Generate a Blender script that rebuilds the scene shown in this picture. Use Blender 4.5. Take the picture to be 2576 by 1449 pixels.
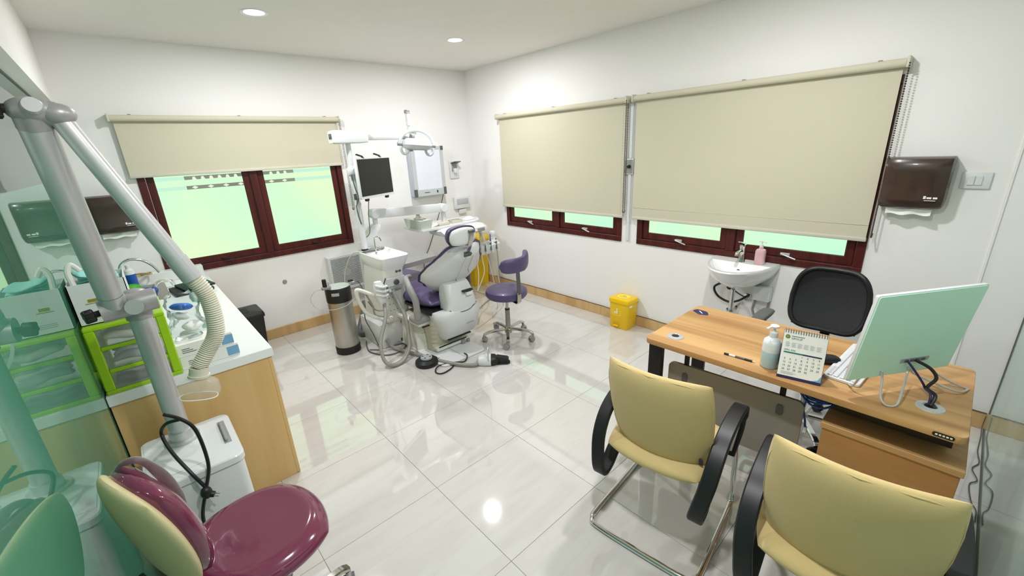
import bpy, bmesh, math, random
from mathutils import Vector, Matrix
random.seed(7)
PI = math.pi
sc = bpy.context.scene
for o in list(bpy.data.objects): bpy.data.objects.remove(o)
col = sc.collection

# ---------------------------------------------------------------- camera
cam_d = bpy.data.cameras.new('camera'); cam = bpy.data.objects.new('camera', cam_d); col.objects.link(cam)
cam_d.sensor_fit = 'HORIZONTAL'; cam_d.sensor_width = 36.0; cam_d.lens = 1055.64 * 36.0 / 2576.0
cam_d.clip_start = 0.01; cam_d.clip_end = 100
_r = Vector((0.735887, -0.675450, -0.047304)); _d = Vector((-0.247091, -0.202842, -0.947524)); _f = Vector((0.630410, 0.708959, -0.316167))
cam.matrix_world = Matrix(((_r.x, -_d.x, -_f.x, -3.45487), (_r.y, -_d.y, -_f.y, -4.57426), (_r.z, -_d.z, -_f.z, 1.72728), (0, 0, 0, 1)))
sc.camera = cam

# ---------------------------------------------------------------- world, exposure
w = bpy.data.worlds.new('world'); sc.world = w; w.use_nodes = True
w.node_tree.nodes['Background'].inputs[0].default_value = (0.76, 0.82, 0.79, 1)
w.node_tree.nodes['Background'].inputs[1].default_value = 1.4
vs = sc.view_settings
vs.view_transform = 'Standard'; vs.look = 'None'; vs.gamma = 1.0; vs.use_curve_mapping = False
vs.exposure = 0.0
LAMP_W = 24.5            # watt of each recessed ceiling lamp
PANE = 1.28              # glow of the frosted panes
H = 2.643                # ceiling height
GX, GY = -3.72, -4.873   # planes of the two glass partitions

# ---------------------------------------------------------------- materials
def lin(c):
    c = c / 255.0
    return c / 12.92 if c <= 0.04045 else ((c + 0.055) / 1.055) ** 2.4
def rgb(*c): return (lin(c[0]), lin(c[1]), lin(c[2]), 1)
def mat(name, c, rough=0.5, metal=0.0, spec=0.5, var=0.06, vscale=6.0, bump=0.0, bscale=150.0, coat=0.0, trans=0.0, ior=1.45, alpha=1.0, sheen=0.0, aniso=None):
    m = bpy.data.materials.new(name); m.use_nodes = True
    n = m.node_tree.nodes; l = m.node_tree.links; b = n['Principled BSDF']
    col4 = rgb(*c)
    b.inputs['Roughness'].default_value = rough; b.inputs['Metallic'].default_value = metal
    b.inputs['Specular IOR Level'].default_value = spec; b.inputs['Coat Weight'].default_value = coat
    b.inputs['Coat Roughness'].default_value = 0.06
    b.inputs['Transmission Weight'].default_value = trans; b.inputs['IOR'].default_value = ior; b.inputs['Alpha'].default_value = alpha
    b.inputs['Sheen Weight'].default_value = sheen
    tc = n.new('ShaderNodeTexCoord'); nz = n.new('ShaderNodeTexNoise')
    nz.inputs['Scale'].default_value = vscale; nz.inputs['Detail'].default_value = 4
    if aniso:
        mp = n.new('ShaderNodeMapping'); mp.inputs['Scale'].default_value = aniso
        l.new(tc.outputs['Object'], mp.inputs[0]); l.new(mp.outputs[0], nz.inputs['Vector'])
    else: l.new(tc.outputs['Object'], nz.inputs['Vector'])
    mx = n.new('ShaderNodeMix'); mx.data_type = 'RGBA'
    mx.inputs['A'].default_value = tuple(x * (1 - var) for x in col4[:3]) + (1,)
    mx.inputs['B'].default_value = tuple(min(1, x * (1 + var)) for x in col4[:3]) + (1,)
    l.new(nz.outputs['Fac'], mx.inputs['Factor']); l.new(mx.outputs['Result'], b.inputs['Base Color'])
    if bump:
        n2 = n.new('ShaderNodeTexNoise'); n2.inputs['Scale'].default_value = bscale; l.new(tc.outputs['Object'], n2.inputs['Vector'])
        bp = n.new('ShaderNodeBump'); bp.inputs['Strength'].default_value = bump; bp.inputs['Distance'].default_value = 0.002
        l.new(n2.outputs['Fac'], bp.inputs['Height']); l.new(bp.outputs[0], b.inputs['Normal'])
    return m
def wood(name, c0, c1, along='y', scale=1.0, rough=0.45, spec=0.4):
    m = mat(name, c0, rough, spec=spec); n = m.node_tree.nodes; l = m.node_tree.links; b = n['Principled BSDF']
    tc = n.new('ShaderNodeTexCoord'); mp = n.new('ShaderNodeMapping')
    s = {'y': (14, 0.9, 14), 'x': (0.9, 14, 14), 'z': (14, 14, 0.9)}[along]
    mp.inputs['Scale'].default_value = tuple(v * scale for v in s)
    l.new(tc.outputs['Object'], mp.inputs[0])
    nz = n.new('ShaderNodeTexNoise'); nz.inputs['Scale'].default_value = 1.6; nz.inputs['Detail'].default_value = 8; nz.inputs['Distortion'].default_value = 0.6
    l.new(mp.outputs[0], nz.inputs['Vector'])
    cr = n.new('ShaderNodeValToRGB'); cr.color_ramp.elements[0].position = 0.33; cr.color_ramp.elements[1].position = 0.68
    cr.color_ramp.elements[0].color = rgb(*c1); cr.color_ramp.elements[1].color = rgb(*c0)
    l.new(nz.outputs['Fac'], cr.inputs[0]); l.new(cr.outputs[0], b.inputs['Base Color'])
    return m
def emis(name, c, s, c2=None, scale=1.2):
    m = bpy.data.materials.new(name); m.use_nodes = True; n = m.node_tree.nodes; l = m.node_tree.links
    n.remove(n['Principled BSDF']); e = n.new('ShaderNodeEmission'); e.inputs[0].default_value = rgb(*c); e.inputs[1].default_value = s
    if c2:
        tc = n.new('ShaderNodeTexCoord'); nz = n.new('ShaderNodeTexNoise'); nz.inputs['Scale'].default_value = scale; nz.inputs['Detail'].default_value = 1
        mp = n.new('ShaderNodeMapping'); mp.inputs['Location'].default_value = (3.1, 7.7, 1.9)
        l.new(tc.outputs['Object'], mp.inputs[0]); l.new(mp.outputs[0], nz.inputs['Vector'])
        cr = n.new('ShaderNodeValToRGB'); cr.color_ramp.elements[0].position = 0.28; cr.color_ramp.elements[1].position = 0.74
        cr.color_ramp.elements[0].color = rgb(*c); cr.color_ramp.elements[1].color = rgb(*c2)
        l.new(nz.outputs['Fac'], cr.inputs[0]); l.new(cr.outputs[0], e.inputs[0])
    l.new(e.outputs[0], n['Material Output'].inputs[0]); return m
def glassmix(name, ior, inner, c, rough=0.0):
    """pane: Fresnel mirror over a see-through or a frosted (diffusing) body"""
    m = bpy.data.materials.new(name); m.use_nodes = True; n = m.node_tree.nodes; l = m.node_tree.links
    n.remove(n['Principled BSDF'])
    g = n.new('ShaderNodeBsdfGlossy'); g.inputs['Roughness'].default_value = rough; g.inputs[0].default_value = (0.93, 1.0, 0.97, 1)
    fr = n.new('ShaderNodeFresnel'); fr.inputs[0].default_value = ior
    i = n.new('ShaderNodeBsdfTransparent' if inner == 'clear' else 'ShaderNodeBsdfDiffuse'); i.inputs[0].default_value = c
    mx = n.new('ShaderNodeMixShader'); l.new(fr.outputs[0], mx.inputs[0]); l.new(i.outputs[0], mx.inputs[1]); l.new(g.outputs[0], mx.inputs[2])
    l.new(mx.outputs[0], n['Material Output'].inputs[0]); return m
def tile_mat():
    m = mat('glossy_marble_tile', (208, 206, 203), 0.03, spec=1.0, coat=1.0); n = m.node_tree.nodes; l = m.node_tree.links; b = n['Principled BSDF']
    ge = n.new('ShaderNodeNewGeometry'); mp = n.new('ShaderNodeMapping'); mp.inputs['Rotation'].default_value = (0, 0, 0.5); mp.inputs['Scale'].default_value = (1.2, 5.5, 1)
    oi = n.new('ShaderNodeObjectInfo'); ad = n.new('ShaderNodeVectorMath'); ad.operation = 'ADD'
    l.new(ge.outputs['Position'], ad.inputs[0]); l.new(oi.outputs['Random'], ad.inputs[1]); l.new(ad.outputs[0], mp.inputs[0])
    nz = n.new('ShaderNodeTexNoise'); nz.inputs['Scale'].default_value = 1.6; nz.inputs['Detail'].default_value = 7; nz.inputs['Distortion'].default_value = 1.6
    l.new(mp.outputs[0], nz.inputs['Vector'])
    cr = n.new('ShaderNodeValToRGB'); e = cr.color_ramp.elements
    e[0].position = 0.30; e[0].color = rgb(206, 201, 198); e[1].position = 0.55; e[1].color = rgb(211, 209, 206)
    l.new(nz.outputs['Fac'], cr.inputs[0]); l.new(cr.outputs[0], b.inputs['Base Color'])
    return m
M = {}
M['wall'] = mat('white_wall_paint', (240, 238, 236), 0.6, spec=0.25, var=0.02, vscale=1.5, bump=0.04, bscale=60)
M['ceil'] = mat('ceiling_paint', (240, 236, 230), 0.7, spec=0.2, var=0.02)
M['tile'] = tile_mat()
M['grout'] = mat('grey_grout', (150, 146, 140), 0.8)
M['base'] = wood('wood_look_baseboard', (220, 186, 134), (196, 158, 104), 'z', 0.35, 0.35)
M['frame'] = wood('dark_red_window_wood', (88, 34, 30), (66, 22, 20), 'z', 1.0, 0.38)
M['pane'] = emis('frosted_backlit_pane', (178, 238, 198), PANE, (210, 238, 186), 1.1)
M['filmlight'] = emis('film_diamond', (240, 244, 222), 1.0)
M['strip'] = emis('clear_pane_strip', (126, 132, 116), 1.0, (150, 156, 138), 5)
M['strip2'] = emis('clear_pane_strip_bright', (196, 240, 214), 1.05)
M['blind'] = mat('beige_blind_cloth', (205, 199, 178), 0.85, spec=0.15, var=0.03, vscale=2, bump=0.15, bscale=500)
M['blindrail'] = mat('beige_blind_rail', (206, 202, 186), 0.5)
M['chain'] = mat('brown_bead_chain', (72, 58, 48), 0.4)
M['film'] = glassmix('green_film_glass', 2.1, 'frost', rgb(74, 140, 114))
M['film2'] = glassmix('pale_film_glass', 2.1, 'frost', rgb(168, 188, 178))
M['clearglass'] = glassmix('clear_partition_glass', 2.1, 'clear', (0.78, 0.88, 0.82, 1))
M['clearp'] = glassmix('clear_plastic', 1.25, 'clear', (0.96, 0.97, 0.96, 1), 0.4)
M['bagp'] = glassmix('crinkled_plastic_bag', 1.28, 'clear', (0.93, 0.95, 0.95, 1), 0.3)
M['hood'] = mat('clear_hood_plastic', (240, 240, 236), 0.08, coat=1.0, alpha=0.14)
M['seal'] = mat('grey_silicone', (92, 98, 94), 0.6)
M['white'] = mat('white_plastic', (222, 224, 225), 0.3, var=0.03)
M['whitem'] = mat('white_enamel', (222, 224, 226), 0.22, coat=0.4, var=0.02)
M['offwhite'] = mat('off_white_plastic', (226, 226, 217), 0.4, var=0.04)
M['lampgrey'] = mat('pale_grey_lamp_plastic', (204, 207, 210), 0.3)
M['cream'] = mat('cream_bellows', (206, 202, 182), 0.5)
M['ceramic'] = mat('white_ceramic', (242, 242, 242), 0.08, coat=0.6, var=0.01)
M['grey'] = mat('grey_plastic', (150, 150, 148), 0.42)
M['midgrey'] = mat('mid_grey_hose', (146, 146, 142), 0.4)
M['dgrey'] = mat('dark_grey_plastic', (88, 90, 90), 0.4)
M['black'] = mat('black_plastic', (28, 28, 30), 0.42)
M['blackm'] = mat('black_metal', (24, 22, 22), 0.4, metal=0.3)
M['chrome'] = mat('chrome', (225, 225, 225), 0.08, metal=1.0, var=0.01)
M['steel'] = mat('brushed_steel', (188, 185, 178), 0.40, metal=1.0, var=0.08, vscale=3, aniso=(2, 2, 40))
M['alu'] = mat('satin_aluminium', (206, 206, 208), 0.34, metal=0.45, var=0.03)
M['cast'] = mat('grey_cast_metal', (172, 170, 172), 0.38, metal=0.35, var=0.04)
M['alup'] = mat('polished_aluminium', (200, 196, 188), 0.16, metal=1.0)
M['purple'] = mat('purple_vinyl', (84, 72, 112), 0.42, coat=0.15, bump=0.06, bscale=250)
M['purpled'] = mat('dark_purple_piping', (58, 48, 74), 0.45)
M['magenta'] = mat('plum_vinyl_under_plastic', (110, 40, 70), 0.14, coat=1.0, bump=0.35, bscale=14, var=0.1)
M['creamv'] = mat('cream_vinyl', (206, 194, 150), 0.5, bump=0.05)
M['beige'] = mat('beige_fabric', (212, 188, 134), 0.85, spec=0.15, sheen=0.2, bump=0.25, bscale=420, var=0.05)
M['desk'] = wood('oak_laminate', (208, 166, 112), (164, 120, 74), 'y', 0.55, 0.4)
M['ped'] = wood('oak_laminate_upright', (206, 158, 100), (176, 126, 74), 'y', 0.5, 0.45)
M['cab'] = wood('light_oak_cabinet', (224, 188, 130), (212, 174, 114), 'z', 0.5, 0.5)
M['top'] = mat('white_worktop', (236, 238, 236), 0.25, var=0.02)
M['modesty'] = mat('grey_modesty_panel', (146, 139, 128), 0.5)
M['yellow'] = mat('yellow_plastic', (240, 196, 12), 0.32, var=0.03)
M['yellowl'] = mat('pale_yellow_label', (250, 226, 90), 0.5)
M['green'] = mat('lime_green_plastic', (160, 206, 24), 0.3)
M['drawer'] = mat('clear_grey_drawer', (196, 202, 198), 0.15, alpha=0.22)
M['brown'] = mat('smoked_brown_plastic', (66, 50, 44), 0.25, coat=0.3)
M['paper'] = mat('white_paper', (238, 238, 232), 0.8, var=0.02)
M['tissue'] = mat('tissue_paper', (236, 230, 220), 0.9)
M['screen'] = mat('black_screen', (40, 42, 40), 0.28, spec=0.4)
M['mint'] = mat('mint_monitor_back', (208, 246, 230), 0.35, var=0.03)
M['navy'] = mat('navy_print', (38, 40, 84), 0.5)
M['tealp'] = mat('teal_print', (40, 112, 104), 0.5)
M['ink'] = mat('grey_print', (90, 96, 104), 0.6)
M['lightink'] = mat('light_grey_print', (170, 176, 182), 0.6)
M['gold'] = mat('olive_gold_print', (150, 150, 40), 0.5)
M['blue'] = mat('blue_plastic', (34, 84, 170), 0.35)
M['bluec'] = mat('blue_cable', (20, 70, 150), 0.4)
M['skyblue'] = mat('light_blue_print', (120, 170, 205), 0.5)
M['gel'] = mat('blue_gel', (178, 212, 224), 0.15, coat=0.6)
M['bottle'] = mat('milky_bottle', (226, 234, 234), 0.2, coat=0.4)
M['pinks'] = mat('pink_soap', (216, 172, 178), 0.15, coat=0.6)
M['clearcap'] = mat('frosted_cap', (226, 226, 224), 0.3)
M['teal'] = mat('teal_mask_fabric', (150, 214, 206), 0.8)
M['dgreen'] = mat('dark_green_cloth', (28, 52, 44), 0.7)
M['bagblue'] = mat('bright_blue_wrap', (50, 110, 200), 0.4)
M['hosebeige'] = mat('grey_beige_hose', (168, 162, 146), 0.45)
M['yellowtan'] = mat('tan_cord', (190, 170, 120), 0.6)
M['ribbed'] = mat('ivory_ribbed_hose', (212, 208, 190), 0.5)
M['glow'] = emis('lamp_lens', (255, 250, 240), 14.0)
M['mesh'] = mat('black_mesh_cloth', (44, 44, 47), 0.8, bump=0.6, bscale=700)

# ---------------------------------------------------------------- mesh helpers
def spline(pts, n=8, closed=False):
    P = [Vector(p) for p in pts]; out = []; N = len(P)
    for i in range(N if closed else N - 1):
        if closed: a, b, c, d = P[i - 1], P[i], P[(i + 1) % N], P[(i + 2) % N]
        else: a, b, c, d = P[max(i - 1, 0)], P[i], P[i + 1], P[min(i + 2, N - 1)]
        for k in range(n):
            t = k / n
            out.append(0.5 * ((2 * b) + (c - a) * t + (2 * a - 5 * b + 4 * c - d) * t * t + (3 * b - a - 3 * c + d) * t ** 3))
    if not closed: out.append(P[-1])
    return out
def rrect(w, h, r, n=5, cx=0, cy=0):
    out = []
    for sx, sy, a in ((1, 1, 0), (-1, 1, PI / 2), (-1, -1, PI), (1, -1, 1.5 * PI)):
        for k in range(n + 1):
            t = a + k / n * PI / 2
            out.append((cx + sx * (w / 2 - r) + r * math.cos(t), cy + sy * (h / 2 - r) + r * math.sin(t)))
    return out
class G:
    def __init__(s): s.v = []; s.f = []
    def add(s, v, f, m=None):
        o = len(s.v); s.v += [tuple((m @ Vector(p)) if m else p) for p in v]; s.f += [tuple(i + o for i in q) for q in f]; return s
    def box(s, a, b, bev=0, seg=2, m=None):
        x0, x1 = sorted((a[0], b[0])); y0, y1 = sorted((a[1], b[1])); z0, z1 = sorted((a[2], b[2]))
        v = [(x, y, z) for z in (z0, z1) for y in (y0, y1) for x in (x0, x1)]
        f = [(0, 2, 3, 1), (4, 5, 7, 6), (0, 1, 5, 4), (2, 6, 7, 3), (0, 4, 6, 2), (1, 3, 7, 5)]
        if bev:
            bm = bmesh.new(); vs_ = [bm.verts.new(p) for p in v]; [bm.faces.new([vs_[i] for i in q]) for q in f]
            bmesh.ops.bevel(bm, geom=bm.edges[:], offset=bev, segments=seg, profile=0.5, affect='EDGES')
            bm.verts.index_update(); v = [tuple(q.co) for q in bm.verts]; f = [tuple(q.index for q in fa.verts) for fa in bm.faces]; bm.free()
        return s.add(v, f, m)
    def loft(s, rings, caps=True, loop=False, m=None):
        n = len(rings[0]); v = [p for r in rings for p in r]; f = []
        R = len(rings)
        for i in range(R if loop else R - 1):
            j = (i + 1) % R
            for k in range(n):
                k2 = (k + 1) % n; f.append((i * n + k, i * n + k2, j * n + k2, j * n + k))
        if caps and not loop: f.append(tuple(reversed(range(n)))); f.append(tuple((R - 1) * n + k for k in range(n)))
        return s.add(v, f, m)
    def tube(s, pts, r, seg=10, closed=False, caps=True, flat=None, m=None):
        P = [Vector(p) for p in pts]; N = len(P); rings = []
        rr = r if isinstance(r, (list, tuple)) else [r] * N
        nrm = None
        for i in range(N):
            a = P[i - 1] if (i or closed) else P[0]; b = P[(i + 1) % N] if (i < N - 1 or closed) else P[-1]
            t = (b - a).normalized() if (b - a).length > 1e-9 else Vector((0, 0, 1))
            if nrm is None:
                nrm = Vector((0, 0, 1)) if abs(t.z) < 0.9 else Vector((1, 0, 0))
            nrm = (nrm - t * nrm.dot(t)); nrm = nrm.normalized() if nrm.length > 1e-6 else t.orthogonal().normalized()
            bi = t.cross(nrm)
            rings.append([tuple(P[i] + rr[i] * (math.cos(k / seg * 2 * PI) * nrm + math.sin(k / seg * 2 * PI) * bi)) for k in range(seg)])
        return s.loft(rings, caps and not closed, closed, m)
    def ribbon(s, pts, width, thick, wdir=(0, 1, 0), closed=False, m=None):
        """flat band of rectangular section swept along pts; wdir is the width direction"""
        P = [Vector(p) for p in pts]; N = len(P); W = Vector(wdir).normalized(); rings = []
        ww = width if isinstance(width, (list, tuple)) else [width] * N
        for i in range(N):
            a = P[i - 1] if (i or closed) else P[0]; b = P[(i + 1) % N] if (i < N - 1 or closed) else P[-1]
            t = (b - a).normalized(); n = t.cross(W).normalized(); h = ww[i] / 2; k = thick / 2; e = min(k, h) * 0.5
            rings.append([tuple(P[i] + W * x + n * y) for x, y in ((-h + e, -k), (h - e, -k), (h, -k + e), (h, k - e), (h - e, k), (-h + e, k), (-h, k - e), (-h, -k + e))])
        return s.loft(rings, not closed, closed, m)
    def cyl(s, p0, p1, r0, r1=None, seg=24, m=None):
        r1 = r0 if r1 is None else r1
        return s.tube([p0, p1], [r0, r1], seg, m=m)
    def lathe(s, prof, c=(0, 0, 0), seg=32, m=None, sx=1, sy=1):
        v = []; f = []; n = len(prof)
        for r, z in prof:
            for k in range(seg):
                a = k / seg * 2 * PI; v.append((c[0] + sx * r * math.cos(a), c[1] + sy * r * math.sin(a), c[2] + z))
        for i in range(n - 1):
            for k in range(seg):
                k2 = (k + 1) % seg; f.append((i * seg + k, i * seg + k2, (i + 1) * seg + k2, (i + 1) * seg + k))
        if prof[0][0] > 1e-6: f.append(tuple(reversed(range(seg))))
        if prof[-1][0] > 1e-6: f.append(tuple((n - 1) * seg + k for k in range(seg)))
        return s.add(v, f, m)
    def prism(s, poly, z0, z1, m=None, bev=0):
        n = len(poly)
        if bev:
            cx = sum(p[0] for p in poly) / n; cy = sum(p[1] for p in poly) / n
            def sh(d):
                out = []
                for x, y in poly:
                    L = math.hypot(x - cx, y - cy); out.append((x - (x - cx) / L * d, y - (y - cy) / L * d))
                return out
            q = sh(bev)
            return s.loft([[(x, y, z0) for x, y in q], [(x, y, z0 + bev) for x, y in poly], [(x, y, z1 - bev) for x, y in poly], [(x, y, z1) for x, y in q]], True, m=m)
        return s.loft([[(x, y, z0) for x, y in poly], [(x, y, z1) for x, y in poly]], True, m=m)
    def sphere(s, c, r, seg=16, rings=10, m=None):
        r = (r, r, r) if not isinstance(r, (tuple, list)) else r
        prof = [(math.sin(PI * i / rings), -math.cos(PI * i / rings)) for i in range(rings + 1)]
        v = []; f = []
        for a, z in prof:
            for k in range(seg): t = k / seg * 2 * PI; v.append((c[0] + r[0] * a * math.cos(t), c[1] + r[1] * a * math.sin(t), c[2] + r[2] * z))
        for i in range(rings):
            for k in range(seg): k2 = (k + 1) % seg; f.append((i * seg + k, i * seg + k2, (i + 1) * seg + k2, (i + 1) * seg + k))
        return s.add(v, f, m)
    def pad(s, w, h, t, k=0.7, p=6, nu=18, nv=18, bend=None, shape=None, m=None, flatback=1.0):
        """rounded cushion in local XY, thickness along Z; bend(x, y) moves the middle surface, shape(u, v) -> (x, y)"""
        def pt(u, v, sgn):
            if shape: x, y = shape(u, v)
            else: x = w / 2 * u * math.sqrt(1 - k * v * v / 2); y = h / 2 * v * math.sqrt(1 - k * u * u / 2)
            pr = max(0, (1 - abs(u) ** p)) ** 0.5 * max(0, (1 - abs(v) ** p)) ** 0.5
            z = sgn * t / 2 * pr * (flatback if sgn < 0 else 1.0) + (bend(x, y) if bend else 0)
            return (x, y, z)
        us = [math.sin((-1 + 2 * i / nu) * PI / 2) for i in range(nu + 1)]; vs2 = [math.sin((-1 + 2 * i / nv) * PI / 2) for i in range(nv + 1)]
        for sgn in (1, -1):
            v = [pt(u, q, sgn) for q in vs2 for u in us]; f = []
            for j in range(nv):
                for i in range(nu):
                    a = j * (nu + 1) + i; qd = (a, a + 1, a + nu + 2, a + nu + 1); f.append(qd if sgn > 0 else tuple(reversed(qd)))
            s.add(v, f, m)
        return s
def mesh_of(g, name, smooth=35, weld=False):
    me = bpy.data.meshes.new(name); me.from_pydata(g.v, [], g.f); me.validate()
    bm = bmesh.new(); bm.from_mesh(me)
    if weld: bmesh.ops.remove_doubles(bm, verts=bm.verts[:], dist=1e-5)
    bmesh.ops.recalc_face_normals(bm, faces=bm.faces[:]); bm.to_mesh(me); bm.free()
    if smooth:
        me.polygons.foreach_set('use_smooth', [True] * len(me.polygons)); me.set_sharp_from_angle(angle=math.radians(smooth))
    return me
def root_matrix(o):
    m = Matrix.LocRotScale(o.location, o.rotation_euler, None); p = o.parent
    while p: m = Matrix.LocRotScale(p.location, p.rotation_euler, None) @ m; p = p.parent
    return m
def put(g, name, m, parent=None, local=False, smooth=35, weld=False, label=None, base=None):
    """link a mesh; world-coordinates go to the parent's frame unless local"""
    me = mesh_of(g, name, smooth, weld); me.materials.append(M[m] if isinstance(m, str) else m)
    o = bpy.data.objects.new(name, me); col.objects.link(o)
    if parent:
        o.parent = parent
        if not local: me.transform(root_matrix(parent).inverted())
    elif base is not None:
        me.transform(Matrix.Translation(-Vector(base))); o.location = base
    if label: o['label'] = label
    return o
def thing(name, label, cat, loc=(0, 0, 0), rz=0.0, group=None):
    o = bpy.data.objects.new(name, None); col.objects.link(o); o.empty_display_size = 0.1
    o.location = loc; o.rotation_euler = (0, 0, rz); o['label'] = label; o['category'] = cat
    if group: o['group'] = group
    return o
def tag(o, label, cat, group=None):
    o['label'] = label; o['category'] = cat
    if group: o['group'] = group
    return o
def struct(o, label=None):
    o['kind'] = 'structure'
    if label: o['label'] = label
    return o
def copy_tree(o, parent=None):
    c = o.copy(); col.objects.link(c); c.parent = parent
    for ch in [x for x in o.children]: copy_tree(ch, c)
    return c
def frame(o, x, y, z=None):
    """matrix with origin o and axes x, y (made orthonormal)"""
    x = Vector(x).normalized(); y = Vector(y); y = (y - x * y.dot(x)).normalized(); z = x.cross(y)
    return Matrix(((x.x, y.x, z.x, o[0]), (x.y, y.y, z.y, o[1]), (x.z, y.z, z.z, o[2]), (0, 0, 0, 1)))
def text(s, size, m, name, mt, parent, extr=0.0004, align='LEFT'):
    """flat lettering: local XY of matrix m"""
    cu = bpy.data.curves.new('lettering', 'FONT'); cu.body = s; cu.size = size; cu.extrude = extr; cu.align_x = align; cu.resolution_u = 2
    tmp = bpy.data.objects.new('lettering', cu); col.objects.link(tmp)
    dg = bpy.context.evaluated_depsgraph_get(); me = bpy.data.meshes.new_from_object(tmp.evaluated_get(dg))
    bpy.data.objects.remove(tmp); bpy.data.curves.remove(cu)
    me.materials.clear(); me.materials.append(M[mt]); me.transform(m)
    if parent: me.transform(root_matrix(parent).inverted())
    o = bpy.data.objects.new(name, me); col.objects.link(o)
    if parent: o.parent = parent
    return o
def star_base(t, r, z_hub, z_tip, m_arm, m_cast, m_wheel, n=5, a0=0.3, wr=0.028, arm_w=0.022):
    """five-arm castor base in the local frame of t"""
    g = G(); g.lathe([(0.0, z_hub - 0.05), (0.035, z_hub - 0.05), (0.04, z_hub), (0.03, z_hub + 0.02), (0, z_hub + 0.02)]); put(g, 'base_hub', m_arm, t, True)
    for k in range(n):
        a = a0 + k * 2 * PI / n; c, s_ = math.cos(a), math.sin(a)
        g = G(); pts = [(0.02 * c, 0.02 * s_, z_hub - 0.01), (r * 0.5 * c, r * 0.5 * s_, z_hub - 0.012), (r * 0.85 * c, r * 0.85 * s_, (z_hub + z_tip) / 2), (r * c, r * s_, z_tip)]
        g.ribbon(spline(pts, 5), arm_w * 1.6, arm_w, (-s_, c, 0)); put(g, 'base_arm', m_arm, t, True)
        g = G(); b = (r * c, r * s_, 0); d = a + 1.1; dx, dy = -math.sin(d), math.cos(d)
        hx, hy = 0.018 * math.cos(d), 0.018 * math.sin(d)
        for sg in (-1, 1):
            q0 = (b[0] - hx + dx * 0.006 * sg, b[1] - hy + dy * 0.006 * sg, wr); q1 = (b[0] - hx + dx * 0.022 * sg, b[1] - hy + dy * 0.022 * sg, wr)
            g.cyl(q0, q1, wr, wr * 0.93, 16)
        cst = put(g, 'castor', m_wheel, t, True)
        g = G(); g.cyl((b[0], b[1], wr), (b[0], b[1], z_tip), 0.011, seg=12)
        g.tube(spline([(b[0] + hx * 0.2, b[1] + hy * 0.2, wr * 2.0), (b[0] - hx * 1.2, b[1] - hy * 1.2, wr * 2.05), (b[0] - hx * 2.2, b[1] - hy * 2.2, wr * 1.4)], 4), 0.011, 8)
        put(g, 'castor_fork', m_cast, cst, True)
# ================================================================ the setting
# ---- floor of single tiles
g = G(); g.box((GX - 0.3, GY - 0.3, -0.08), (0.0, 0.0, -0.0025)); floor = struct(put(g, 'floor', 'grout', base=(0, 0, 0)), 'glossy white marble tile floor with thin grey joints')
TS = 0.6; ox, oy = -2.58762, -2.90410
full = G(); full.box((0.0009, 0.0009, -0.012), (TS - 0.0009, TS - 0.0009, 0.0), 0.0008, 1); fullm = mesh_of(full, 'tile', 30); fullm.materials.append(M['tile'])
for i in range(-3, 6):
    for j in range(-5, 7):
        x0, y0 = ox + i * TS, oy + j * TS; x1, y1 = x0 + TS, y0 + TS
        cx0, cx1, cy0, cy1 = max(x0, GX - 0.25), min(x1, -0.001), max(y0, GY - 0.25), min(y1, -0.001)
        if cx1 - cx0 < 0.02 or cy1 - cy0 < 0.02: continue
        if cx1 - cx0 > TS - 1e-4 and cy1 - cy0 > TS - 1e-4: o = bpy.data.objects.new('tile', fullm); o.location = (x0, y0, 0)
        else:
            gg = G(); gg.box((0.0009, 0.0009, -0.012), (cx1 - cx0 - 0.0009, cy1 - cy0 - 0.0009, 0.0), 0.0008, 1)
            me = mesh_of(gg, 'tile', 30); me.materials.append(M['tile']); o = bpy.data.objects.new('tile', me); o.location = (cx0, cy0, 0)
        col.objects.link(o); o.parent = floor
# ---- ceiling
g = G(); g.box((GX - 0.3, GY - 0.3, H), (0.2, 0.2, H + 0.1)); struct(put(g, 'ceiling', 'ceil', base=(0, 0, H)), 'smooth off white ceiling with recessed lamps')
# ---- walls with window openings
def wall_with_holes(axis, u0, u1, holes, thick):
    """wall slab along u, holes = (a, b, z0, z1); axis 'x' -> plane y=0, 'y' -> plane x=0"""
    g = G(); us = sorted({u0, u1} | {h for a in holes for h in a[:2]})
    def bx(a, b, z0, z1):
        if axis == 'x': g.box((a, 0, z0), (b, thick, z1))
        else: g.box((0, a, z0), (thick, b, z1))
    for a, b in zip(us[:-1], us[1:]):
        hs = [h for h in holes if h[0] <= a + 1e-6 and h[1] >= b - 1e-6]
        if hs: bx(a, b, 0, hs[0][2]); bx(a, b, hs[0][3], H)
        else: bx(a, b, 0, H)
    return g
WZ0, WZ1 = 0.82, 2.02
win = [('x', -3.335, -1.692), ('y', -2.315, -0.672), ('y', -4.146, -2.482)]
wall_back = struct(put(wall_with_holes('x', GX - 0.3, 0.2, [(-3.335, -1.692, WZ0, WZ1)], 0.15), 'wall_back', 'wall', base=(0, 0, 0)), 'white wall with one wide two-sash window behind the dental unit')
wall_right = struct(put(wall_with_holes('y', GY - 0.3, 0.0, [(-2.315, -0.672, WZ0, WZ1), (-4.146, -2.482, WZ0, WZ1)], 0.15), 'wall_right', 'wall', base=(0, 0, 0)), 'white wall with two windows under beige roller blinds')
g = G(); g.box((GX - 0.25, -0.013, 0), (-0.013, 0.002, 0.105), 0.003, 1); struct(put(g, 'baseboard_back', 'base', base=(-2, 0, 0)), 'light wood baseboard under the wide window wall')
g = G(); g.box((-0.013, GY - 0.25, 0), (0.002, 0, 0.105), 0.003, 1); bb = struct(put(g, 'baseboard_right', 'base', base=(0, -2.4, 0)), 'light wood baseboard along the two-window wall')
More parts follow.
